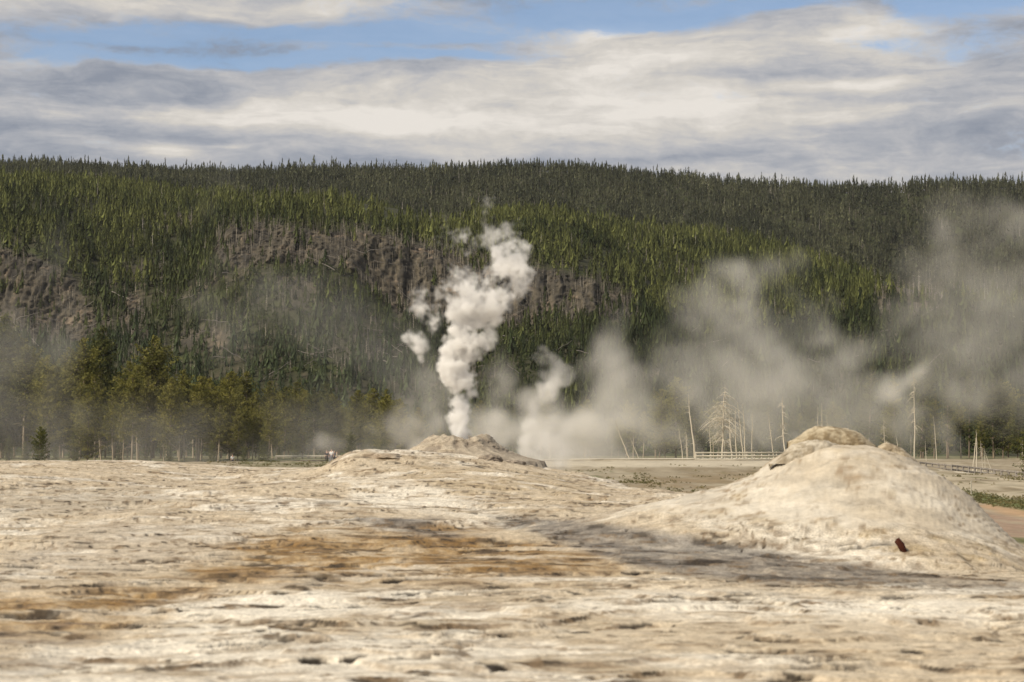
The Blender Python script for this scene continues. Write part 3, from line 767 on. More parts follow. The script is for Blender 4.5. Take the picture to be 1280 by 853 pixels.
def dead_tree(seed):
    r = RS(seed); V = []; Fc = []; S = []
    w = .016
    V += [(-w, -w, 0), (w, -w, 0), (0, w, 0), (r.uniform(-.03, .03), r.uniform(-.03, .03), 1)]
    Fc += [[0, 1, 3], [1, 2, 3], [2, 0, 3]]; S += [0] * 4
    for k in range(9):
        h = r.uniform(.3, .95); a = r.uniform(0, 6.28); L = .14 * (1.05 - h) + .03; b = len(V)
        V += [(0, 0, h - .012), (0, 0, h + .012), (L * math.cos(a), L * math.sin(a), h + r.uniform(-.05, .03))]
        Fc += [[b, b + 1, b + 2]]; S += [0] * 3
    return np.array(V), np.array(Fc), np.array(S)
DEAD = [dead_tree(70 + s) for s in range(5)]

def stand(name, pts, hts, kinds, leaf, stem, label):
    """pts (n,3), hts (n), kinds: list of tree forms, leaf (n,3) tint, stem tint"""
    n = len(pts); which = RNG.randint(0, len(kinds), n); rot = RNG.uniform(0, 6.283, n)
    wide = RNG.uniform(.7, 1.25, n); lean = RNG.normal(0, .025, (n, 2))
    Vs, Fs, Ts = [], [], []; off = 0
    for k, (tv_, tf_, ts_) in enumerate(kinds):
        idx = np.where(which == k)[0]
        if len(idx) == 0:
            continue
        c, s = np.cos(rot[idx])[:, None], np.sin(rot[idx])[:, None]
        h = hts[idx][:, None]; w = (hts * wide)[idx][:, None]
        x = (tv_[None, :, 0] * c - tv_[None, :, 1] * s) * w + lean[idx, 0:1] * tv_[None, :, 2] * h
        y = (tv_[None, :, 0] * s + tv_[None, :, 1] * c) * w + lean[idx, 1:2] * tv_[None, :, 2] * h
        z = tv_[None, :, 2] * h
        v = np.stack([x, y, z], -1) + pts[idx][:, None]
        t = np.where(ts_[None, :, None] > 0, leaf[idx][:, None] * ts_[None, :, None], stem[idx][:, None])
        f = tf_[None] + (np.arange(len(idx)) * len(tv_))[:, None, None] + off
        off += len(idx) * len(tv_)
        Vs.append(v.reshape(-1, 3)); Fs.append(f.reshape(-1, 3)); Ts.append(t.reshape(-1, 3))
    o = obj_np(name, np.concatenate(Vs), np.concatenate(Fs), (M_STAND,), attrs={'tint': np.concatenate(Ts)})
    return tag(o, label, 'forest', None, 'stuff')

def scatter(n, d0, d1, dens):
    """random points on the hill between distances d0 and d1, kept with chance dens(u, row, X, Y)"""
    d = np.sqrt(RNG.uniform(d0 ** 2, d1 ** 2, n)); u = RNG.uniform(-330, 1620, n)
    x = (u - 640) / F * d
    z = hill_z(x, d); uu, vv = proj(x, d, z)
    keep = RNG.uniform(0, 1, n) < dens(uu, vv, x, d)
    return x[keep], d[keep], z[keep], uu[keep], vv[keep]
def rockat(u, v, x, y, z):
    return rock_mask(u, v, fbm(x / 14, y / 9 + z / 9, 5, .6, 81), fbm(x / 5, z / 4 + y / 8, 4, .6, 83))
def tints(n, lo, hi, f, jit=.25):
    f = np.clip(f + RNG.normal(0, .22, n), 0, 1)[:, None]
    return (np.array(lo) * (1 - f) + np.array(hi) * f) * RNG.uniform(1 - jit, 1 + jit, n)[:, None]
# old growth on the ridge behind the spur
x, y, z, u, v = scatter(46000, 1010, 1330, lambda u, v, x, y: sstep(np.interp(u, *SPUR) - v, -1, 2) * (.72 + 1.1 * fbm(x / 28, y / 50, 4, .6, 91)))
n = len(x)
f = .45 + 1.1 * fbm(x / 45, y / 70, 4, .6, 92)
stand('ridge_forest', np.stack([x, y, z], -1), RNG.uniform(4.8, 8.0, n) * np.exp(RNG.normal(0, .16, n)) * (1 + sstep(y, 1200, 1290) * (.22 * RNG.uniform(-1, .8, n) + .22 * (RNG.uniform(0, 1, n) > .9) + .35 * fbm(x / 18, y / 200, 3, .6, 103))), OLD + OLD[:0], tints(n, (.042, .048, .028), (.125, .128, .070), f, .35), tints(n, (.14, .125, .105), (.36, .33, .28), .4 + 0 * f, .2), 'old grey green conifers covering the ridge')
# young dense bright stand on the bench
def dyoung(u, v, x, y):
    top = np.interp(u, *SPUR); ct = np.interp(u, *CTOP)
    return sstep(v - top, -6, 2) * (1 - .72 * rock_mask(u, v, 0 * u, 0 * u)) * np.clip(1.15 + .5 * fbm(x / 30, y / 60, 3, .5, 93), 0, 1) * (v < ct + 6)
x, y, z, u, v = scatter(27000, 680, 1035, dyoung)
n = len(x)
f = .5 + 1.2 * fbm(x / 45, y / 80, 4, .6, 94) + .25 * sstep(np.interp(u, *SPUR) + 14 - v, -6, 8)
stand('young_forest', np.stack([x, y, z], -1), RNG.uniform(3.8, 5.8, n) * np.exp(RNG.normal(0, .22, n)) * (1 + .3 * fbm(x / 20, y / 40, 2, .5, 99)), YOUNG, tints(n, (.032, .043, .015), (.145, .155, .046), f, .4), tints(n, (.06, .05, .04), (.16, .13, .10), .3 + 0 * f), 'dense bright young conifers on the bench above the cliffs')
# slope below the cliffs: patchy
def dlow(u, v, x, y):
    cb = np.interp(u, *CBOT); ct = np.interp(u, *CTOP)
    rkm = rock_mask(u, v, fbm(x / 14, y / 9, 4, .6, 81), fbm(x / 5, y / 8, 3, .6, 83))
    return (1 - (.93 - .30 * (u < 260) - .12) * rkm) * np.clip(.62 + 1.0 * fbm(x / 24, y / 30, 4, .55, 95) + .45 * sstep(u, 640, 760) + .3 * np.exp(-((u - 230) / 60) ** 2 - ((v - 370) / 30) ** 2), .04, 1) * sstep(v - ct, -4, 3)
x, y, z, u, v = scatter(24000, 470, 700, dlow)
n = len(x)
f = .4 + .8 * fbm(x / 35, y / 35, 3, .5, 96) - .2 * sstep(u, 640, 800)
blue = sstep(v, 400, 450) * (1 - sstep(u, 520, 560))
lf = tints(n, (.030, .042, .016), (.11, .122, .040), f, .4) * (1 - blue[:, None]) + blue[:, None] * tints(n, (.045, .062, .030), (.085, .105, .045), f)
stand('slope_forest', np.stack([x, y, z], -1), RNG.uniform(2.6, 5.0, n) * np.exp(RNG.normal(0, .28, n)), YOUNG, lf, tints(n, (.07, .06, .05), (.2, .17, .14), .3 + 0 * f), 'patchy small conifers on the slope below the cliffs')
# dead grey timber over the cliff
x, y, z, u, v = scatter(46000, 560, 720, lambda u, v, x, y: .75 * poly_mask(u, v, [(255, 290), (400, 285), (560, 308), (660, 330), (795, 368), (800, 402), (640, 415), (520, 412), (440, 345), (300, 345)], 8) * np.clip(.35 + fbm(x / 20, y / 20, 3, .5, 97) + .5 * sstep(u, 430, 470), .05, 1)
                        + .16 * sstep(v - np.interp(u, *CTOP), 0, 5) * (u < 620) + .30 * rock_mask(u, v, 0 * u, 0 * u))
n = len(x)
stand('dead_timber', np.stack([x, y, z], -1), RNG.uniform(2.2, 5.2, n), DEAD, tints(n, (.1, .09, .08), (.2, .18, .16), .5 + 0 * x), tints(n, (.05, .045, .04), (.34, .30, .235), RNG.uniform(0, 1, n) ** 1.5), 'standing dead grey timber on the cliff')
# scattered pale dead stems among the forest
x, y, z, u, v = scatter(2600, 700, 1400, lambda u, v, x, y: .45 + 0 * u)
n = len(x)
stand('dead_stems', np.stack([x, y, z], -1), RNG.uniform(4.5, 8.5, n), DEAD, tints(n, (.1, .09, .08), (.2, .18, .16), .5 + 0 * x), tints(n, (.16, .14, .12), (.40, .36, .31), .4 + 0 * x), 'scattered pale dead stems among the hillside conifers')
# low green brush on the slope
def brush_form(seed):
    r = RS(seed); V = []; Fc = []; S = []
    for k in range(26):
        a, b = r.uniform(0, 6.28), r.uniform(.1, 1)
        c = np.array([math.cos(a) * b * .7, math.sin(a) * b * .7, (1 - b * b * .7) * r.uniform(.4, 1)])
        tri = c + r.normal(0, .17, (3, 3)); q = len(V); V += [tuple(p) for p in tri]; Fc += [[q, q + 1, q + 2]]; s = r.uniform(.6, 1.2); S += [s] * 3
    return np.array(V), np.array(Fc), np.array(S)
BRUSH = [brush_form(s) for s in range(5)]
x, y, z, u, v = scatter(20000, 450, 690, lambda u, v, x, y: (1 - .8 * rock_mask(u, v, 0 * u, 0 * u)) * np.clip(.3 + 1.2 * fbm(x / 18, y / 22, 3, .5, 98), 0, 1) * sstep(v - np.interp(u, *CBOT), -6, 6))
n = len(x)
f = .4 + 1.0 * fbm(x / 12, y / 20, 3, .5, 101)
stand('hillside_brush', np.stack([x, y, z], -1), RNG.uniform(.7, 1.9, n), BRUSH, tints(n, (.035, .050, .014), (.095, .12, .032), f), tints(n, (.1, .1, .1), (.1, .1, .1), 0 * f), 'low green brush on the slope below the cliffs')
def basin_tufts():
    n = 60000
    u = RNG.uniform(250, 1420, n); d = 1 / RNG.uniform(1 / 250, 1 / 62, n)
    x = (u - 640) / F * d; z = basin_z(x, d); uu, vv = proj(x, d, z)
    c1 = fbm(x * .25, d * .06, 4, .6, 111); c2 = fbm(x * 1.1, d * .25, 3, .6, 112)
    a = poly_mask(uu + 12 * c1, vv + 3 * c2, [(690, 588), (960, 584), (960, 628), (760, 628)], 4) * sstep(c1 + .6 * c2, -.05, .35) * .6
    b = poly_mask(uu + 10 * c1, vv + 2 * c2, [(1150, 590), (1420, 603), (1420, 632), (1190, 618)], 2) * sstep(c1 + .8 * c2, .12, .4)
    g = poly_mask(uu + 8 * c1, vv + 1.5 * c2, [(1200, 611), (1240, 619), (1420, 640), (1420, 650), (1240, 634), (1212, 626)], 1.5)
    l = .7 * poly_mask(uu, vv, [(260, 572), (430, 572), (430, 586), (260, 586)], 2) * sstep(c1 + c2, -.2, .3)
    keep = RNG.uniform(0, 1, n) < np.maximum(np.maximum(a, b), np.maximum(g, l))
    x, d, z = x[keep], d[keep], z[keep]; m = len(x)
    f = .35 + .9 * c2[keep]
    stand('grass', np.stack([x, d, z - .02], -1), RNG.uniform(.06, .15, m) * (d / 120) ** .5, BRUSH, tints(m, (.10, .105, .034), (.26, .21, .10), f, .3), tints(m, (.1, .1, .1), (.1, .1, .1), 0 * f), 'low green and tawny grass tufts on the basin floor')
basin_tufts()
# fallen logs on the slope: each its own object
logm = []
for k in range(4):
    mb = MB(); L = 1.0; r = RS(200 + k)
    xs = np.linspace(-.5, .5, 7)
    mb.tube(np.stack([xs, .02 * r.normal(0, 1, 7), .012 * r.normal(0, 1, 7)], -1), np.linspace(.018, .006, 7), 5)
    for q in range(5):
        t = r.uniform(-.1, .45); a = r.uniform(0, 6.28)
        mb.tube([(t, 0, 0), (t + .05, .09 * math.cos(a), .09 * math.sin(a))], [.008, .003], 3)
    logm.append(mb.mesh('fallen_log', M_LOG))
x, y, z, u, v = scatter(1500, 480, 680, lambda u, v, x, y: .5 * (u > -20) * (u < 1300) * (v > 300) * (1 - .75 * (u > 680)) * (v < 480))
for k in range(min(84, len(x))):
    o = bpy.data.objects.new('fallen_log', logm[k % 4]); link(o)
    L = RNG.uniform(5, 12); o.scale = (L, L * .8, L * .8)
    o.location = (x[k], y[k] - 1.0, z[k] + .9 + .5 * L * .18)
    o.rotation_euler = (RNG.uniform(0, 6), RNG.uniform(-.75, .75), RNG.choice([-.35, .35, 2.8]) + RNG.uniform(-.3, .3))
    tag(o, 'fallen grey log lying among the brush on the slope below the cliffs', 'fallen log', 'fallen grey logs on the hillside')

# ------------------------------------------------------------------ valley pines, one by one
def pine(seed, crown0, width, n_limb, mat, narrow=1.0, dead_low=True, bark=None, clump=1.0, bottom_dense=False):
    """unit-height lodgepole pine: tapered trunk with dead lower limbs, crown of needle sprays on limbs; returns (trunk mesh, crown mesh)"""
    r = RS(seed)
    bend = r.normal(0, .012, 2)
    axis = lambda h: np.array([bend[0] * math.sin(h * 2.2), bend[1] * math.sin(h * 2.6), h])
    tb = MB()
    hs = np.linspace(-.02, .99, 14)
    tb.tube([axis(h) for h in hs], np.interp(hs, [-.02, .05, .5, 1], [.0125, .0105, .0068, .0015]), 7)
    vs, fs, tone = [], [], []; off = 0
    def clumpat(c, size, t):
        nonlocal off
        k = 5
        for _ in range(k):
            d = r.normal(0, 1, 3); d /= np.linalg.norm(d)
            e = np.cross(d, r.normal(0, 1, 3)); e /= np.linalg.norm(e) + 1e-9
            p = c + r.normal(0, size * .5, 3)
            L = size * r.uniform(.7, 1.5); wdt = size * r.uniform(.22, .5)
            vs.extend([p - d * L * .5 - e * wdt, p - d * L * .5 + e * wdt, p + d * L * .7])
            fs.append([off, off + 1, off + 2]); off += 3
            q = np.clip(t + r.normal(0, .14), 0, 1); tone.extend([q, q, q])
    if dead_low:
        for _ in range(14):
            h = r.uniform(.10, crown0 + .1); a = r.uniform(0, 6.28); L = width * r.uniform(.3, .8)
            p = axis(h); tip = p + np.array([math.cos(a) * L, math.sin(a) * L, r.uniform(-.05, .02)])
            tb.tube([p, (p + tip) / 2 + np.array([0, 0, .012]), tip], [.0022, .0015, .0006], 3, False)
    for k in range(n_limb):
        s = (k + r.uniform(0, 1)) / n_limb
        h = crown0 + (1 - crown0) * s ** (.9)
        rad = width * np.interp(s, [0, .12, .35, .7, .9, 1], [.55 if not bottom_dense else 1.0, .95, 1.0, .66, .32, .07]) * r.uniform(.55, 1.2)
        a = k * 2.4 + r.uniform(-.5, .5)
        dirv = np.array([math.cos(a), math.sin(a)])
        dr = r.uniform(-.35, .05) * (1 - s) + .35 * s
        p0 = axis(h); nseg = 5
        pts = []
        for q in range(nseg + 1):
            t = q / nseg
            pts.append(p0 + np.array([dirv[0] * rad * t, dirv[1] * rad * t, rad * (dr * t + .28 * t * t)]))
        tb.tube(pts[:5], np.linspace(.003, .0009, 5), 3, False)
        lt = np.clip(.45 + r.normal(0, .2) + .15 * s, 0, 1)
        for q in range(1, nseg + 1):
            t = q / nseg
            if t < .3 and r.uniform() < .5: continue
            sz = .020 * clump * (1 - .35 * t) * (1.0 if s < .85 else .7)
            clumpat(np.array(pts[q]), sz, lt + .12 * (t - .5))
            if rad > width * .4:
                side = np.array([-dirv[1], dirv[0], 0]) * rad * .22 * (1 - t * .4)
                clumpat(np.array(pts[q]) + side + r.normal(0, .006, 3), sz * .9, lt)
                clumpat(np.array(pts[q]) - side + r.normal(0, .006, 3), sz * .9, lt)
    for h in np.linspace(.93, 1.0, 4):
        clumpat(axis(h), .009, .6)
    cm = mesh_np('crown', np.array(vs), np.array(fs), (mat,), attrs={'tone': np.array(tone)})
    return tb.mesh('trunk', bark or M_BARK), cm
PINES = {
    'full': [pine(301, .12, .24, 84, M_PINE, clump=1.35), pine(302, .18, .21, 80, M_PINE, clump=1.35), pine(303, .10, .26, 88, M_PINE, clump=1.4), pine(304, .22, .20, 70, M_PINE, clump=1.3)],
    'tall': [pine(311, .36, .16, 60, M_PINE, bark=M_PALEBARK, clump=1.3), pine(312, .42, .15, 54, M_PINE, bark=M_PALEBARK, clump=1.3), pine(313, .32, .17, 60, M_PINE, bark=M_PALEBARK, clump=1.3)],
    'dark': [pine(321, .10, .19, 84, M_PINED, clump=1.3), pine(322, .16, .17, 78, M_PINED, clump=1.3)],
    'thin': [pine(331, .16, .11, 64, M_PINE), pine(332, .20, .10, 58, M_PINED)],
    'small': [pine(341, .03, .26, 60, M_BRIGHT, dead_low=False, clump=1.7, bottom_dense=True), pine(342, .05, .22, 54, M_BRIGHT, dead_low=False, clump=1.6, bottom_dense=True)],
}
protos = {}
def ground_z(x, y):
    return float(basin_z(np.array([x]), np.array([y]))[0]) if y < 445 else float(hill_z(np.array([x]), np.array([y]))[0])
def plant(kind, px, d, h=None, ytop=None, label='', group=None, tilt=0.0, k=None):
    if 335 < px < 440 and d < 309: d = 309 + (d % 7)
    x = (px - 640) / F * d; z = ground_z(x, d)
    if ytop is not None:
        h = float(zrow(ytop, d)) - z
    r = random.Random(int(px * 7 + d * 13))
    k = r.randrange(len(PINES[kind])) if k is None else k
    tm, cm = PINES[kind][k]
    o = empty('pine_tree', (x, d, z - .05), label, 'pine tree', group, r.uniform(0, 6.28))
    o.rotation_euler = (r.gauss(0, .02), tilt + r.gauss(0, .02), r.uniform(0, 6.28)) if not tilt else (0, tilt, 0)
    w = h * r.uniform(.9, 1.15); o.scale = (w, w, h)
    link(bpy.data.objects.new('trunk', tm), o); link(bpy.data.objects.new('crown', cm), o)
    return o
PR = random.Random(5)
GL = 'pines of the grove behind the pale mound'
# outstanding pines of the left grove
for kind, px, d, yt, lab in [
    ('dark', 10, 318, 394, 'tall dark pointed pine at the left edge rising above the grove'),
    ('full', 192, 315, 422, 'tall yellow green pine whose peaked top stands against the pale hillside crag'),
    ('dark', 126, 325, 409, 'dark pine with a dense shadowy top beside the misty rock'),
    ('full', 108, 305, 424, 'broad olive pine half veiled in mist under the rosy crag'),
    ('small', 50, 262, 533, 'small bushy bright young pine in front of the grove'),
    ('full', 36, 320, 424, 'olive pine just right of the tall dark pointed pine'),
    ('tall', 248, 285, 470, 'tall pine with a long bare pale trunk above the paired stems'),
    ('tall', 285, 300, 466, 'leaning pale trunked pine near the person in white'),
    ('dark', 405, 345, 478, 'dark pine with a square top close to the right end of the grove'),
    ('full', 450, 350, 488, 'olive pine near the right end of the grove by the steam'),
    ('full', 485, 352, 487, 'rounded olive pine, last of the grove before the steam bank'),
    ('full', 62, 300, 445, 'greyish pine standing in thick mist among the grove'),
]:
    plant(kind, px, d, ytop=yt, label=lab)
top_line = ([-320, 0, 60, 100, 140, 190, 230, 300, 340, 400, 460, 500, 540], [430, 430, 445, 440, 455, 445, 462, 468, 478, 488, 490, 494, 515])
for k in range(96):
    px = -110 + 640 * (k + PR.random()) / 96
    d = PR.uniform(292, 372); yt = np.interp(px, *top_line) + PR.choice([0, 6, 14, 26]) + PR.uniform(-6, 8)
    kind = PR.choice(['full', 'full', 'full', 'full', 'tall', 'dark'])
    plant(kind, px, d, ytop=yt, label='lodgepole pine packed in the grove behind the pale mound', group=GL)
for k in range(24):        # front row with bare pale stems
    px = 95 + 250 * (k + PR.random()) / 24
    d = PR.uniform(270, 292); yt = np.interp(px, *top_line) + PR.uniform(16, 50)
    plant('tall' if PR.random() < .8 else 'full', px, d, ytop=yt, label='pine with a bare pale stem along the front of the grove', group='bare stemmed pines at the front of the grove')
for px, yt in [(95, 540), (330, 548), (370, 545), (440, 540), (12, 545), (480, 548), (150, 552), (182, 548), (212, 556), (266, 552), (306, 556), (395, 550), (350, 558), (70, 556), (418, 554), (460, 545), (-20, 540), (32, 552)]:
    plant('small', px, PR.uniform(266, 280), ytop=yt, label='low young pine at the foot of the grove', group='young pines at the foot of the grove')
# right: pines behind the steam and snags
for kind, px, d, yt, lab in [
    ('thin', 1085, 305, 458, 'thin greyish pine above the tip of the broad geyser cone'),
    ('thin', 1118, 310, 466, 'thin olive pine right of the broad geyser cone tip'),
    ('dark', 1150, 300, 452, 'dark pine behind the dead topped tree with forked limbs'),
]:
    plant(kind, px, d, ytop=yt, label=lab)
topr = ([540, 640, 760, 860, 950, 1040, 1120, 1180, 1280, 1500], [520, 500, 490, 478, 500, 505, 480, 470, 465, 460])
for k in range(84):
    px = 520 + 900 * (k + PR.random()) / 84
    d = PR.uniform(285, 400); yt = np.interp(px, *topr) + PR.choice([0, 8, 18, 30]) + PR.uniform(-8, 8)
    plant(PR.choice(['full', 'dark', 'dark', 'thin', 'tall']), px, d, ytop=yt, label='pine dimmed by the drifting steam behind the boardwalk', group='pines veiled by steam behind the boardwalk')

# pine sapling reaching into the frame at the right edge
o = plant('small', 1287, 112, h=3.1, label='green pine sapling whose branches reach in at the right edge', k=0)

# ------------------------------------------------------------------ bleached snags
def snag_mesh(seed, limbs, height, spread, droop=.2, sub=True):
    r = RS(seed); tb = MB(); lb = []
    hs = np.linspace(-.03, 1, 12)
    w = np.cumsum(r.normal(0, .004, (12, 2)), axis=0); w -= w[0]
    ax = lambda h: np.array([np.interp(h, hs, w[:, 0]), np.interp(h, hs, w[:, 1]), h])
    tb.tube([ax(h) for h in hs], np.interp(hs, [0, .1, .6, 1], [.017, .014, .009, .002]), 6)
    mb = MB()
    for k in range(limbs):
        h = r.uniform(.22, .97); a = r.uniform(0, 6.28)
        L = spread * np.interp(h, [.2, .5, .75, 1], [.7, 1, .8, .18]) * r.uniform(.35, 1.1)
        p = ax(h); q = []
        for t in np.linspace(0, 1, 5):
            q.append(p + np.array([math.cos(a) * L * t, math.sin(a) * L * t, L * (.15 * t - droop * 2.4 * t * t)]))
        mb.tube(q, np.linspace(.0042, .0012, 5), 3, False)
        if sub and L > spread * .4:
            for _ in range(5):
                t = r.uniform(.3, 1); i0 = int(t * 3.99); b = q[i0]
                e = b + np.array([r.normal(0, .25) * L, r.normal(0, .25) * L, -r.uniform(.05, .35) * L])
                mb.tube([b, e], [.0016, .0006], 3, False)
    return tb.mesh('trunk', M_SNAG), (mb.mesh('crown', M_SNAG) if limbs else None)
SN = {'bare': [snag_mesh(s, 10, 1, .10, .1, False) for s in (501, 502, 503)], 'mid': [snag_mesh(s, 26, 1, .16, .25) for s in (511, 512)], 'big': [snag_mesh(521, 80, 1, .34, .28)]}
def snag(kind, xb, yb, xt, yt, d, label, k=0, thick=1.0):
    x = (xb - 640) / F * d; z = ground_z(x, d)
    zt = float(zrow(yt, d)); xt_w = (xt - 640) / F * d
    v = Vector((xt_w - x, 0.0, zt - z))
    tm, lm = SN[kind][k % len(SN[kind])]
    o = empty('dead_tree', (x, d, z), label, 'dead tree')
    q = Vector((0, 0, 1)).rotation_difference(v.normalized()) @ Euler((0, 0, (xb * 1.7) % 6.28)).to_quaternion()
    o.rotation_euler = q.to_euler(); h = v.length; t = max(.72 * thick, 1.0 * thick * min(1.0, 7.0 / h))
    o.scale = (h * thick, h * thick, h)
    link(bpy.data.objects.new('trunk', tm), o)
    if lm: link(bpy.data.objects.new('crown', lm), o)
    return o
for a in [
    ('bare', 787, 575, 769, 527, 205, 'bent bleached snag leaning left, longer of the pair left of the railed walk', 0, 1.2),
    ('bare', 799, 574, 787, 545, 206, 'short bleached snag leaning left beside the bent snag', 1, 1.3),
    ('bare', 853, 574, 847, 533, 204, 'slim bleached snag just left of the railing end', 2, 1.2),
    ('mid', 859, 573, 857, 537, 214, 'faint twiggy snag between the railing end and the slim leaning snag', 0, 1.0),
    ('bare', 869, 570, 862, 492, 212, 'tall bare bleached snag with a hooked top at the railing end', 0, 1.1),
    ('bare', 889, 566, 886, 526, 218, 'faint thin snag between the hooked snag and the spreading snag', 1, 1.0),
    ('big', 902, 562, 906, 482, 210, 'large bleached snag with wide drooping branches above the railed walk', 0, 1.0),
    ('mid', 915, 560, 911, 505, 214, 'bleached snag close on the right of the wide branched snag', 1, .9),
    ('bare', 921, 562, 920, 510, 219, 'straight thin snag, second right of the wide branched snag', 2, 1.1),
    ('bare', 929, 562, 922, 503, 216, 'snag leaning left with a bent over tip, third right of the wide branched snag', 0, 1.0),
    ('bare', 931, 563, 928, 505, 221, 'straight thin snag touching the bent tip snag', 1, .9),
    ('bare', 940, 563, 941, 515, 221, 'lone faint upright snag midway between the snag clump and the broad cone', 2, .8),
    ('bare', 967, 566, 959, 514, 216, 'slim snag leaning left over the railing near the broad cone', 1, .9),
    ('mid', 981, 566, 978, 496, 205, 'tall bleached snag with short curled limbs at the broad cone flank', 1, 1.0),
    ('bare', 1024, 560, 1023, 509, 210, 'thin pale snag rising behind the ochre cone cap', 0, .8),
    ('bare', 1028, 560, 1027.5, 504, 212, 'taller of the two thin snags close together behind the ochre cone cap', 1, .8),
    ('bare', 1036, 560, 1034, 517, 208, 'tilted thin snag behind the right half of the ochre cone cap', 2, .9),
    ('bare', 1059, 570, 1060, 530, 220, 'short faint snag above the right shoulder of the ochre cap', 0, .8),
    ('mid', 1105, 572, 1104.5, 522, 205, 'faint forked snag above the small second cone lip', 0, .9),
    ('bare', 1123, 575, 1119, 543, 190, 'short curved snag over the right side of the second cone lip', 1, 1.3),
    ('mid', 1142, 580, 1142, 463, 262, 'tall dead topped tree with forked limbs behind the broad cone', 1, .62),
    ('bare', 1157, 583, 1156, 551, 180, 'thin upright snag at the end of the fence behind the cone slope', 2, 1.0),
    ('bare', 1215, 590, 1219.5, 541, 138, 'pale snag leaning right, leftmost of the five stems by the fence', 0, 1.3),
    ('bare', 1219.5, 590, 1220, 538, 138, 'tallest thick pale stem of the five by the fence', 1, 1.3),
    ('mid', 1227, 591, 1225, 551, 139, 'twiggy pale stem in the middle of the five by the fence', 0, 1.0),
    ('bare', 1230, 589, 1229, 560, 141, 'shortest stem of the five by the fence', 2, 1.1),
    ('bare', 1238.6, 594, 1231, 564, 137, 'pale stem leaning steeply left, rightmost of the five by the fence', 0, 1.6),
    ('mid', 1277, 592, 1277.5, 550, 134, 'upright pale snag beside the sapling at the right edge', 1, 1.0),
    ('bare', 1170, 575, 1166, 520, 230, 'thin dim snag in the steam right of the forked dead topped tree', 2, .7),
    ('bare', 95 + 636, 575, 95 + 634, 560, 210, 'tiny broken snag in the steam at the left part of the low walk', 1, 1.6),
]:
    snag(*a)

# ------------------------------------------------------------------ boardwalks and railings
def walk(pts, width, zoff, label, kerb=True):
    """plank walk through the (x, y, z) points"""
    p = np.array(pts, float)
    o = empty('boardwalk', tuple(p[0]), label, 'boardwalk')
    q = p - p[0]
    deck, kb, ps = MB(), MB(), []
    for a, b in zip(q[:-1], q[1:]):
        v = b - a; L = np.linalg.norm(v[:2]); ang = math.atan2(v[1], v[0]); n = max(1, int(L / .30)); sl = v[2] / L
        c, s = math.cos(ang), math.sin(ang); R = np.array([[c, -s, 0], [s, c, 0], [0, 0, 1]])
        for i in range(n):
            t = (i + .5) / n
            deck.box(a + v * t + np.array([0, 0, -.04]), (L / n * .94, width, .07), R)
        for sgn in (-1, 1):
            off = R @ np.array([0, sgn * (width / 2 - .09), .12])
            kb.tube([a + off, b + off], [.075, .075], 4)
        m = max(1, int(L / 2.4))
        for i in range(m + 1):
            for sgn in (-1, 1):
                ps.append(a + v * i / m + R @ np.array([0, sgn * (width / 2 - .15), -.42]))
    deck.build('deck', M_PLANK, o); kb.build('kerb', M_PLANK, o)
    pm = MB(); pm.box((0, 0, 0), (.14, .14, .68)); me = pm.mesh('post', M_DARKWOOD)
    for w in ps[:80]:
        c_ = link(bpy.data.objects.new('post', me), o); c_.location = w
    return o
def railing(pts, heights, spacing, label, mat, post_h, post_w=.12, rail=(.04, .14)):
    p = np.array(pts, float)
    o = empty('wooden_railing', tuple(p[0]), label, 'railing')
    q = p - p[0]
    pm = MB(); pm.box((0, 0, post_h / 2 - .3), (post_w, post_w, post_h + .6)); me = pm.mesh('post', mat)
    for hgt in heights:
        rb = MB()
        for a, b in zip(q[:-1], q[1:]):
            v = b - a; L = np.linalg.norm(v); ang = math.atan2(v[1], v[0]); el = math.asin(v[2] / L)
            R = np.array(Euler((0, -el, ang)).to_matrix())
            rb.box((a + b) / 2 + np.array([0, -.08, hgt]), (L, rail[0], rail[1]), R)
        rb.build('rail', mat, o)
    for a, b in zip(q[:-1], q[1:]):
        v = b - a; n = max(1, int(round(np.linalg.norm(v) / spacing)))
        for i in range(n + 1 if b is q[-1] else n):
            c_ = link(bpy.data.objects.new('post', me), o); c_.location = a + v * i / n
    return o
def on(px, y, d):
    return P(px, y, d)
walk([on(655, 576.5, 202), on(760, 575.6, 199), on(868, 575.2, 196), on(980, 575.2, 193), on(1075, 578, 180)], 1.7, 0, 'low plank boardwalk with kerb rails crossing behind the mound')
railing([on(870, 577.5, 194.6), on(980, 577.5, 191.5), on(1040, 579, 186)], [.24, .58, .88], .74, 'pale three rail wooden railing along the boardwalk behind the cone', M_PLANK, .98)
walk([on(1085, 582, 175), on(1165, 588, 150), on(1280, 601, 118), on(1340, 608, 104)], 1.7, 0, 'grey boardwalk curving nearer beyond the right slope of the cone')
railing([on(1150, 587, 153), on(1190, 591.5, 141), on(1280, 602.5, 116), on(1340, 610, 103)], [.24, .52], 2.2, 'dim grey two rail railing by the five pale stems', M_LOG, .60, .11, (.05, .12))
# left: low dark log rail and pale deck
railing([on(311, 583, 262), on(345, 581.5, 262), on(375, 580, 262), on(410, 580, 262)], [.42], 1.05, 'low dark log rail in front of the grove near the group of people', M_DARKWOOD, .46, .16, (.16, .16))
walk([on(345, 571.2, 298), on(406, 570.8, 298), on(440, 571.2, 298)], 2.2, 0, 'pale boardwalk strip behind the low dark log rail')
# marker stake
mb = MB(); mb.tube([(0, 0, -.3), (0, 0, .55), (.01, 0, .62)], [.03, .03, .018], 6)
o = mb.build('marker_stake', M_PLANK); o.location = P(1214, 617.5, 92)
tag(o, 'thin pale stake on the bank between the cone slope and the green strip', 'stake')

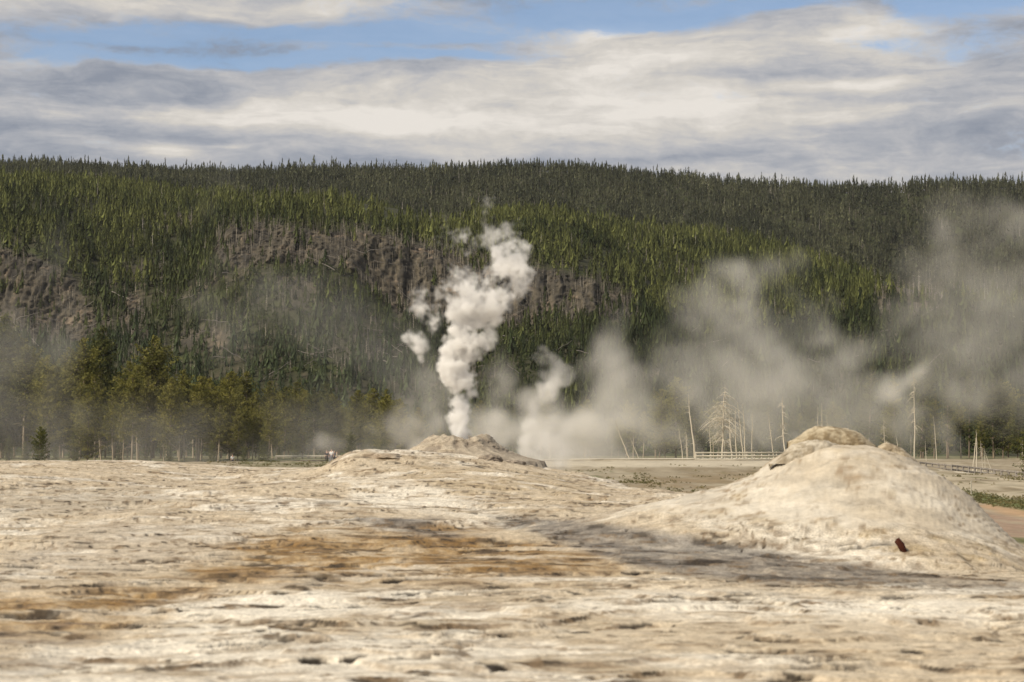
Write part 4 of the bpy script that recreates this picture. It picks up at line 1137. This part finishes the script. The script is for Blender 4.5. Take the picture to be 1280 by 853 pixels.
# ------------------------------------------------------------------ people
def flat_mat(name, col, rough=.8):
    m, T = mat_new(name)
    n = T.noise(T.n('ShaderNodeTexCoord').outputs['Object'], 14, 3)
    finish(T, T.mix(n, tuple(c * .8 for c in col) + (1,), tuple(min(1, c * 1.15) for c in col) + (1,)), rough)
    return m
M_SKIN = flat_mat('skin', (.50, .31, .22), .6)
M_HAIR = flat_mat('hair', (.06, .04, .03), .7)
def skin_mesh(name, verts, edges, rad, mat, root=0, levels=1):
    me = bpy.data.meshes.new(name + '_frame'); me.from_pydata(verts, edges, [])
    ob = bpy.data.objects.new(name + '_frame', me); COL.objects.link(ob)
    md = ob.modifiers.new('s', 'SKIN'); md.use_smooth_shade = True
    for i, v in enumerate(me.skin_vertices[0].data):
        v.radius = rad[i] if isinstance(rad[i], tuple) else (rad[i], rad[i]); v.use_root = (i == root)
    sb = ob.modifiers.new('u', 'SUBSURF'); sb.levels = levels; sb.render_levels = levels
    dg = bpy.context.evaluated_depsgraph_get()
    out = bpy.data.meshes.new_from_object(ob.evaluated_get(dg)); out.name = name
    out.materials.clear(); out.materials.append(mat)
    bpy.data.objects.remove(ob); bpy.data.meshes.remove(me)
    return out
def person(px, py, d, yaw, shirt, trousers, hair, label, h=1.72, stride=.06, hat=None):
    c = P(px, py, d); k = h / 1.75
    o = empty('person', tuple(c), label, 'person', None, yaw); o.scale = (k, k, k)
    V = [(0, 0, .95), (0, 0, 1.15), (0, 0, 1.38), (0, -.01, 1.50), (0, -.02, 1.62), (0, -.03, 1.71),
         (-.10, 0, .90), (-.11, -stride, .50), (-.11, -stride + .04, .07), (-.11, -stride - .12, .03), (.10, 0, .90), (.11, stride, .50), (.11, stride + .04, .07), (.11, stride - .10, .03),
         (-.19, 0, 1.40), (-.25, .02, 1.13), (-.24, -.10, .88), (-.24, -.13, .79), (.19, 0, 1.40), (.25, .02, 1.13), (.24, -.10, .88), (.24, -.13, .79)]
    Ed = [(0, 1), (1, 2), (2, 3), (3, 4), (4, 5), (0, 6), (6, 7), (7, 8), (8, 9), (0, 10), (10, 11), (11, 12), (12, 13), (2, 14), (14, 15), (15, 16), (16, 17), (2, 18), (18, 19), (19, 20), (20, 21)]
    Rd = [(.14, .10), (.13, .09), (.14, .09), .05, .085, .07, .08, .055, .04, .035, .08, .055, .04, .035, .055, .042, .032, .028, .055, .042, .032, .028]
    link(bpy.data.objects.new('body', skin_mesh('body', V, Ed, Rd, M_SKIN)), o)
    ti = [0, 6, 7, 8, 10, 11, 12]
    link(bpy.data.objects.new('trousers', skin_mesh('trousers', [V[i] for i in ti], [(0, 1), (1, 2), (2, 3), (0, 4), (4, 5), (5, 6)], [(.16, .12), .105, .08, .065, .105, .08, .065], trousers)), o)
    si = [0, 1, 2, 14, 15, 18, 19]
    link(bpy.data.objects.new('shirt', skin_mesh('shirt', [V[i] for i in si], [(0, 1), (1, 2), (2, 3), (3, 4), (2, 5), (5, 6)], [(.165, .125), (.155, .115), (.165, .115), .078, .06, .078, .06], shirt)), o)
    link(bpy.data.objects.new('hair' if hat is None else 'hat', skin_mesh('hair', [(0, .02, 1.64), (0, .0, 1.72), (0, -.03, 1.75)], [(0, 1), (1, 2)], [.085, .098, .075], hat or hair)), o)
    return o
W_SH = flat_mat('white_cloth', (.75, .75, .74)); D_SH = flat_mat('dark_cloth', (.05, .05, .065)); G_SH = flat_mat('grey_cloth', (.22, .22, .25)); B_SH = flat_mat('navy_cloth', (.035, .045, .09)); K_TR = flat_mat('black_trousers', (.03, .03, .035)); S_SH = flat_mat('sand_cloth', (.42, .36, .28))
person(290.5, 583, 268, .5, W_SH, K_TR, M_HAIR, 'person in white top and dark trousers standing in front of the grove', 1.6)
person(408.5, 579.5, 255, .3, D_SH, K_TR, M_HAIR, 'person in dark clothes at the left of the group by the hummock')
person(411, 580, 256, -.4, D_SH, G_SH, M_HAIR, 'person in a dark jacket and grey trousers beside the pale clad person', 1.65)
person(414.3, 579, 253, 2.8, W_SH, G_SH, M_HAIR, 'person in a pale top and grey trousers in the middle of the group', 1.8)
person(417.8, 579.5, 255, .9, G_SH, K_TR, M_HAIR, 'person in a grey top right of the pale clad person', 1.7)
person(421, 580, 254, 1.8, S_SH, B_SH, M_HAIR, 'person in a sand coloured top half hidden by the hummock', 1.62)

# ------------------------------------------------------------------ steam
def bnoise(shape, cells, seed):
    """smooth random field on a voxel grid (cubic), about -1..1"""
    r = RS(seed)
    def mat(n, c):
        t = np.linspace(0, c, n, endpoint=False); i = np.floor(t).astype(int); f = t - i
        w = np.stack([(1 - f) ** 3 / 6, (3 * f ** 3 - 6 * f ** 2 + 4) / 6, (-3 * f ** 3 + 3 * f ** 2 + 3 * f + 1) / 6, f ** 3 / 6], 1)
        A = np.zeros((n, c + 4))
        for k in range(4):
            A[np.arange(n), i + k] += w[:, k]
        return A
    cs = [max(1, int(round(c))) for c in cells]
    g = r.uniform(-1, 1, [c + 4 for c in cs])
    for ax in range(3):
        g = np.moveaxis(np.tensordot(mat(shape[ax], cs[ax]), g, axes=(1, ax)), 0, ax)
    return g * 2.6
def vfbm(shape, size, cell, oct, seed, gain=.55, stretch=(1, 1, 1)):
    s = 0; amp = 1; tot = 0
    for k in range(oct):
        c = [size[a] / (cell * stretch[a]) * 2 ** k for a in range(3)]
        c = [min(c[a], shape[a] * .5) for a in range(3)]
        s = s + amp * bnoise(shape, c, seed + k); tot += amp; amp *= gain
    return s / tot
def steam_mat(name, sigma, col, aniso, step):
    m, T = mat_new(name)
    pv = T.n('ShaderNodeVolumePrincipled', {'Color': (*col, 1), 'Density': sigma, 'Anisotropy': aniso})
    T.n('ShaderNodeOutputMaterial', {'Volume': pv.outputs[0]})
    try:
        m.cycles.volume_step_rate = step
        m.volume_intersection_method = 'FAST'
    except Exception:
        pass
    return m
def volume(name, dens, lo, hi, mat):
    nx, ny, nz = dens.shape
    lo = [float(a) for a in lo]; hi = [float(a) for a in hi]
    g = np.stack(np.meshgrid(np.linspace(lo[0], hi[0], nx), np.linspace(lo[1], hi[1], ny), np.linspace(lo[2], hi[2], nz), indexing='ij'), -1).reshape(-1, 3).astype(np.float32)
    me = bpy.data.meshes.new(name + '_samples'); me.vertices.add(len(g)); me.vertices.foreach_set('co', g.ravel())
    a = me.attributes.new('density', 'FLOAT', 'POINT'); a.data.foreach_set('value', np.ascontiguousarray(dens, np.float32).ravel())
    src = bpy.data.objects.new(name + '_samples', me)
    vd = bpy.data.volumes.new(name); vd.materials.append(mat)
    o = bpy.data.objects.new(name, vd); link(o)
    ng = bpy.data.node_groups.new(name, 'GeometryNodeTree')
    ng.interface.new_socket('Geometry', in_out='INPUT', socket_type='NodeSocketGeometry'); ng.interface.new_socket('Geometry', in_out='OUTPUT', socket_type='NodeSocketGeometry')
    N = ng.nodes.new; L = ng.links.new
    gi = N('GeometryNodeObjectInfo'); gi.inputs['Object'].default_value = src; gi.transform_space = 'ORIGINAL'
    go = N('NodeGroupOutput')
    vc = N('GeometryNodeVolumeCube'); vc.inputs['Min'].default_value = lo; vc.inputs['Max'].default_value = hi
    for k, n in zip(('Resolution X', 'Resolution Y', 'Resolution Z'), (nx, ny, nz)):
        vc.inputs[k].default_value = n
    pos = N('GeometryNodeInputPosition'); sub = N('ShaderNodeVectorMath'); sub.operation = 'SUBTRACT'; sub.inputs[1].default_value = lo
    mul = N('ShaderNodeVectorMath'); mul.operation = 'MULTIPLY'; mul.inputs[1].default_value = [(n - 1) / (h - l) for n, h, l in zip((nx, ny, nz), hi, lo)]
    add = N('ShaderNodeVectorMath'); add.operation = 'ADD'; add.inputs[1].default_value = (.5, .5, .5)
    fl = N('ShaderNodeVectorMath'); fl.operation = 'FLOOR'
    dot = N('ShaderNodeVectorMath'); dot.operation = 'DOT_PRODUCT'; dot.inputs[1].default_value = (ny * nz, nz, 1)
    L(pos.outputs[0], sub.inputs[0]); L(sub.outputs[0], mul.inputs[0]); L(mul.outputs[0], add.inputs[0]); L(add.outputs[0], fl.inputs[0]); L(fl.outputs[0], dot.inputs[0])
    si = N('GeometryNodeSampleIndex'); si.data_type = 'FLOAT'; si.domain = 'POINT'; si.clamp = True
    na = N('GeometryNodeInputNamedAttribute'); na.data_type = 'FLOAT'; na.inputs['Name'].default_value = 'density'
    L(gi.outputs['Geometry'], si.inputs['Geometry']); L(na.outputs['Attribute'], si.inputs['Value']); L(dot.outputs['Value'], si.inputs['Index'])
    L(si.outputs[0], vc.inputs['Density'])
    sm = N('GeometryNodeSetMaterial'); sm.inputs['Material'].default_value = mat
    L(vc.outputs[0], sm.inputs[0]); L(sm.outputs[0], go.inputs[0])
    o.modifiers.new('steam', 'NODES').node_group = ng
    return o
def steam(name, blobs, d, thick, voxel_px, mat, cell_px, seed, ero=.9, hard=.5, oct=4, warp=.5, stretch=(1, 1, 1), depth_jit=.4, floor=0.0, zmin=None, thin=0.0, gain=.6, holes=0.0):
    """puffs: blobs of (photo column, row, radius px, weight) at distance d, eroded by noise"""
    s = d / F                       # metres per photo pixel there
    r = RS(seed)
    B = np.array([b[:4] for b in blobs], float)
    ctr = np.array([P(b[0], b[1], d) for b in B]); rad = B[:, 2] * s
    ctr[:, 1] += r.uniform(-1, 1, len(B)) * rad * depth_jit
    m = (rad * 1.5 + cell_px * s * warp * 1.1)[:, None]
    lo = (ctr - m).min(0); hi = (ctr + m).max(0)
    mg = rad.max() * 1.35 * thick + cell_px * s * warp * .8
    lo[1] = ctr[:, 1].min() - mg; hi[1] = ctr[:, 1].max() + mg
    if zmin is not None: lo[2] = max(lo[2], zmin)
    vx = voxel_px * s
    shape = [max(8, int((hi[a] - lo[a]) / (vx * (1.5 if a == 1 else 1)))) for a in range(3)]
    size = hi - lo
    gx, gy, gz = np.meshgrid(*[np.linspace(lo[a], hi[a], shape[a]) for a in range(3)], indexing='ij')
    cell = cell_px * s
    w = [vfbm(shape, size, cell * 2.0, 3, seed * 7 + 100 * a, .5, stretch) * cell * warp for a in range(3)]
    gx = gx + w[0]; gy = gy + w[1]; gz = gz + w[2]
    best = np.full(shape, -9.0); wt = np.zeros(shape); ws = np.full(shape, 1e-6)
    for c, rr, k in zip(ctr, rad, B[:, 3]):
        q = 1 - np.sqrt((gx - c[0]) ** 2 + ((gy - c[1]) / thick) ** 2 + (gz - c[2]) ** 2) / rr
        best = np.maximum(best, q)
        g = np.exp(np.clip(q, -3, 1) * 6); wt += g * k; ws += g
    n = vfbm(shape, size, cell, oct, seed * 11 + 5, gain, stretch)
    wm = wt / ws
    f = best + ero * (n * .5 - .30 * np.clip(1 - wm * 1.5, 0, 1) * thin) + floor
    dn = sstep(f, 0, hard) * wm
    if holes:
        n2 = vfbm(shape, size, cell * .8, oct, seed * 13 + 9, .66, stretch)
        k = holes * np.clip(1.3 - wm * 1.3, 0, 1)
        dn = dn * (1 - k + k * 2.0 * sstep(n2, -.10, .45))
    e = np.ones(shape)
    for a in range(3):
        t = np.linspace(0, 1, shape[a]); k = sstep(np.minimum(t, 1 - t), 0, .08)
        if a == 2 and zmin is not None: k = sstep(1 - t, 0, .08)
        e = e * k.reshape([-1 if q == a else 1 for q in range(3)])
    dn = dn * e
    dn[dn < .004] = 0
    return volume(name, dn, lo, hi, mat)

PL = steam_mat('dense_steam', 16.0, (.998, .99, .975), 0.0, 1.6)
col_b = [(577, 552, 11, 1), (576, 540, 14, 1), (574, 528, 15, 1), (573, 514, 16, 1), (575, 501, 17, 1), (581, 491, 14, 1), (578, 478, 17, 1), (575, 466, 18, 1), (574, 452, 16, 1), (579, 440, 18, 1), (583, 425, 19, 1), (578, 412, 20, 1), (588, 404, 19, 1),
         (576, 394, 22, 1), (598, 394, 20, .9), (586, 382, 20, .9), (612, 388, 16, .7), (613, 405, 15, .6), (606, 424, 14, .5), (598, 440, 11, .5), (568, 378, 15, .7), (562, 392, 9, .8),
         (606, 368, 26, 0.32), (584, 362, 24, 0.3), (630, 366, 26, 0.36), (646, 354, 24, 0.5), (660, 350, 17, 0.46), (626, 346, 26, 0.3), (634, 328, 30, 0.3), (648, 320, 20, 0.34), (610, 322, 30, 0.26), (642, 338, 22, 0.36), (588, 330, 30, 0.16), (566, 344, 26, 0.15), (556, 358, 20, 0.17), (600, 345, 24, 0.12), (580, 310, 22, 0.11), (556, 330, 18, 0.09), (620, 306, 18, 0.18), (577, 290, 28, 0.16), (564, 302, 24, 0.09), (592, 298, 24, 0.08), (612, 292, 26, 0.06), (630, 284, 22, 0.055), (600, 253, 24, 0.09), (608, 245, 18, 0.07), (590, 270, 20, 0.045), (614, 268, 20, 0.04), (550, 366, 20, 0.12), (536, 372, 20, 0.12), (525, 370, 16, 0.1), (540, 388, 17, 0.16), (546, 402, 12, 0.3), (549, 409, 9, 0.32), (562, 376, 17, 0.14)]
tag(steam('steam_column', col_b, 58.0, 1.0, 1.25, PL, 17, 3, ero=1.9, hard=1.15, oct=5, warp=.8, thin=.28, gain=.76, holes=.95), 'tall dense white steam column rising from the small knobby cone', 'steam')
tag(steam('steam_puff', [(518, 428, 12, .16), (530, 430, 13, .18), (524, 441, 10, .2), (526, 452, 7, .16), (509, 426, 9, .12), (533, 420, 9, .12)], 58.5, 1.0, 1.3, PL, 13, 5, ero=1.7, hard=.8, oct=5, warp=.9, gain=.7, holes=.7), 'small detached white puff floating left of the steam column', 'steam')
P2 = steam_mat('vent_steam', 2.2, (.995, .98, .95), -.1, 1.6)
tag(steam('steam_column', [(676, 575, 14, .8), (668, 562, 18, .8), (662, 545, 20, .8), (656, 528, 19, .8), (662, 512, 17, .7), (672, 500, 16, .6), (684, 492, 15, .55), (690, 480, 13, .4), (676, 482, 12, .3), (700, 570, 20, .5), (690, 555, 22, .4), (680, 535, 20, .35), (668, 462, 14, .18), (684, 458, 14, .2), (700, 470, 16, .15), (672, 446, 10, .12)],
          80.0, 1.0, 1.8, P2, 24, 11, ero=1.6, hard=.8, warp=.9, zmin=-2.6, gain=.66, holes=.6), 'lower soft steam plume rising behind the right slope of the far mound', 'steam')
P3 = steam_mat('low_steam', .85, (.99, .965, .915), -.2, 2.5)
tag(steam('ground_steam', [(470, 560, 36, .5), (505, 545, 40, .8), (480, 530, 36, .5), (520, 500, 36, .4), (530, 520, 34, .55), (545, 555, 30, .7), (610, 555, 34, .7), (625, 525, 36, .5), (600, 560, 30, .8), (640, 560, 36, .6), (700, 560, 46, .8), (735, 545, 50, .7), (690, 520, 50, .55), (540, 490, 28, .28), (625, 480, 36, .3), (440, 568, 24, .3), (520, 455, 26, .15), (400, 572, 18, .25)],
          72.0, 1.3, 3.4, P3, 45, 17, ero=1.7, hard=1.0, warp=1.1, zmin=-2.2, gain=.64, holes=.4), 'thin steam drifting low round the small geyser cone', 'steam', None, 'stuff')
P3b = steam_mat('vent_wisp', 1.6, (.985, .975, .955), .1, 2.0)
tag(steam('steam_wisp', [(985, 552, 10, .4), (996, 544, 12, .6), (1008, 536, 10, .5), (1018, 530, 9, .3), (975, 560, 9, .3)], 28.3, 1.0, 2.2, P3b, 14, 91, ero=1.0, hard=.9, warp=.6), 'faint wisp of steam behind the ochre cap of the broad cone', 'steam')
P4 = steam_mat('drifting_steam', .15, (.99, .965, .915), -.25, 3.0)
mid = [(760, 530, 74, 1.0), (800, 500, 74, .95), (680, 540, 60, .9), (640, 530, 50, .6), (840, 510, 60, .7), (710, 470, 50, .6), (770, 460, 44, .6), (790, 432, 36, .55), (755, 440, 26, .4), (830, 470, 36, .4), (720, 500, 50, .6), (700, 455, 40, .4), (665, 470, 34, .35), (840, 540, 60, .7), (740, 565, 60, .8), (690, 430, 26, .2), (650, 430, 22, .12), (880, 560, 50, .5)]
tag(steam('drifting_steam', mid, 262.0, 1.2, 5.0, P4, 58, 23, ero=1.6, hard=1.1, warp=1.2, zmin=-6, gain=.62, holes=.2, oct=5), 'tan steam bank drifting behind the low boardwalk', 'steam', None, 'stuff')
rm = [(890, 500, 50, .35), (930, 480, 58, .5), (960, 430, 55, .55), (940, 400, 40, .4), (985, 395, 44, .5), (1000, 370, 30, .3), (900, 440, 40, .4), (1020, 420, 46, .45), (990, 480, 60, .5), (1050, 470, 70, .5), (1110, 510, 54, .45), (1140, 545, 54, .5), (1150, 500, 40, .3), (870, 540, 70, .4), (930, 520, 70, .36), (1000, 530, 70, .36), (1060, 540, 70, .36), (1040, 380, 34, .22), (950, 540, 60, .5), (1030, 540, 60, .45), (1090, 520, 50, .4), (1090, 450, 50, .2), (880, 440, 30, .35)]
tag(steam('drifting_steam', rm, 272.0, 1.2, 5.0, P4, 58, 29, ero=1.6, hard=1.2, warp=1.3, zmin=-6, gain=.62, holes=.3, oct=5), 'wide steam bank drifting above the bleached snags', 'steam', None, 'stuff')
rr_ = [(1200, 275, 60, .22), (1255, 262, 60, .22), (1225, 350, 90, .25), (1265, 420, 90, .3), (1240, 500, 90, .3), (1230, 320, 70, .34), (1280, 300, 60, .28), (1180, 335, 56, .3), (1140, 320, 44, .2), (1200, 380, 68, .38), (1250, 390, 68, .42), (1160, 390, 54, .28), (1250, 440, 60, .45), (1200, 440, 50, .35), (1190, 490, 36, 2.2), (1215, 480, 30, 2.2), (1165, 500, 30, 1.8), (1230, 530, 60, .55), (1180, 560, 50, .5), (1270, 540, 50, .5), (1125, 530, 36, .4), (1300, 420, 80, .4), (1320, 520, 80, .4)]
tag(steam('drifting_steam', rr_, 262.0, 1.1, 5.0, P4, 58, 37, ero=1.35, hard=1.2, warp=1.3, zmin=-6, gain=.64, holes=.5, oct=5), 'tall steam bank drifting up the right side with one rounder puff', 'steam', None, 'stuff')
P5 = steam_mat('grove_mist', .050, (.99, .965, .91), -.3, 3.0)
lm = [(60, 400, 60, .5), (110, 395, 50, .6), (20, 440, 70, .5), (90, 520, 80, .3), (230, 530, 70, .3), (360, 535, 70, .3), (440, 530, 60, .35), (60, 410, 46, .4), (110, 405, 40, .5), (30, 450, 60, .5), (20, 500, 60, .45), (90, 450, 50, .4), (130, 430, 40, .35), (60, 540, 60, .3), (-40, 470, 70, .4), (150, 480, 50, .3), (200, 500, 60, .3), (260, 510, 60, .28), (330, 520, 60, .25), (400, 525, 60, .25), (100, 520, 60, .35)]
tag(steam('grove_mist', lm, 268.0, 1.0, 5.5, P5, 60, 43, ero=1.3, hard=1.0, warp=1.2, zmin=-6), 'mist drifting over the left pines of the grove', 'mist', None, 'stuff')
lg = [(x_, 574, 26, .38 + .15 * math.sin(x_ * .05)) for x_ in range(-60, 480, 24)] + [(170, 562, 34, .25), (240, 552, 40, .30), (330, 562, 40, .28), (400, 562, 36, .28), (120, 564, 36, .2), (440, 562, 36, .4), (470, 548, 34, .3)]
tag(steam('grove_mist', lg, 245.0, 1.0, 4.5, P5, 50, 47, ero=1.1, hard=1.0, warp=.6, zmin=-5), 'low mist along the foot of the grove', 'mist', None, 'stuff')
P6 = steam_mat('hill_mist', .015, (.99, .965, .92), -.3, 3.0)
hm = [(350, 410, 70, .6), (400, 380, 60, .6), (430, 430, 60, .6), (360, 350, 50, .4), (300, 330, 40, .2), (330, 290, 40, .3), (320, 250, 34, .45), (318, 225, 26, .3), (460, 470, 60, .6), (420, 500, 50, .5), (90, 330, 50, .3), (140, 380, 46, .3), (480, 420, 50, .3)]
tag(steam('hill_mist', hm, 445.0, .9, 6.5, P6, 70, 53, ero=1.7, hard=1.1, warp=1.2), 'thin mist hanging before the hillside above the grove', 'mist', None, 'stuff')

# ------------------------------------------------------------------ air between the eye and the far hill
mb = MB(); mb.box((0, 860, 140), (4200, 2000, 300))
m, T = mat_new('haze')
pv = T.n('ShaderNodeVolumePrincipled', {'Color': (.93, .95, 1.0, 1), 'Density': .00003, 'Anisotropy': .2})
T.n('ShaderNodeOutputMaterial', {'Volume': pv.outputs[0]})
tag(mb.build('haze', m), 'thin air softening the far hill', 'haze', None, 'stuff')
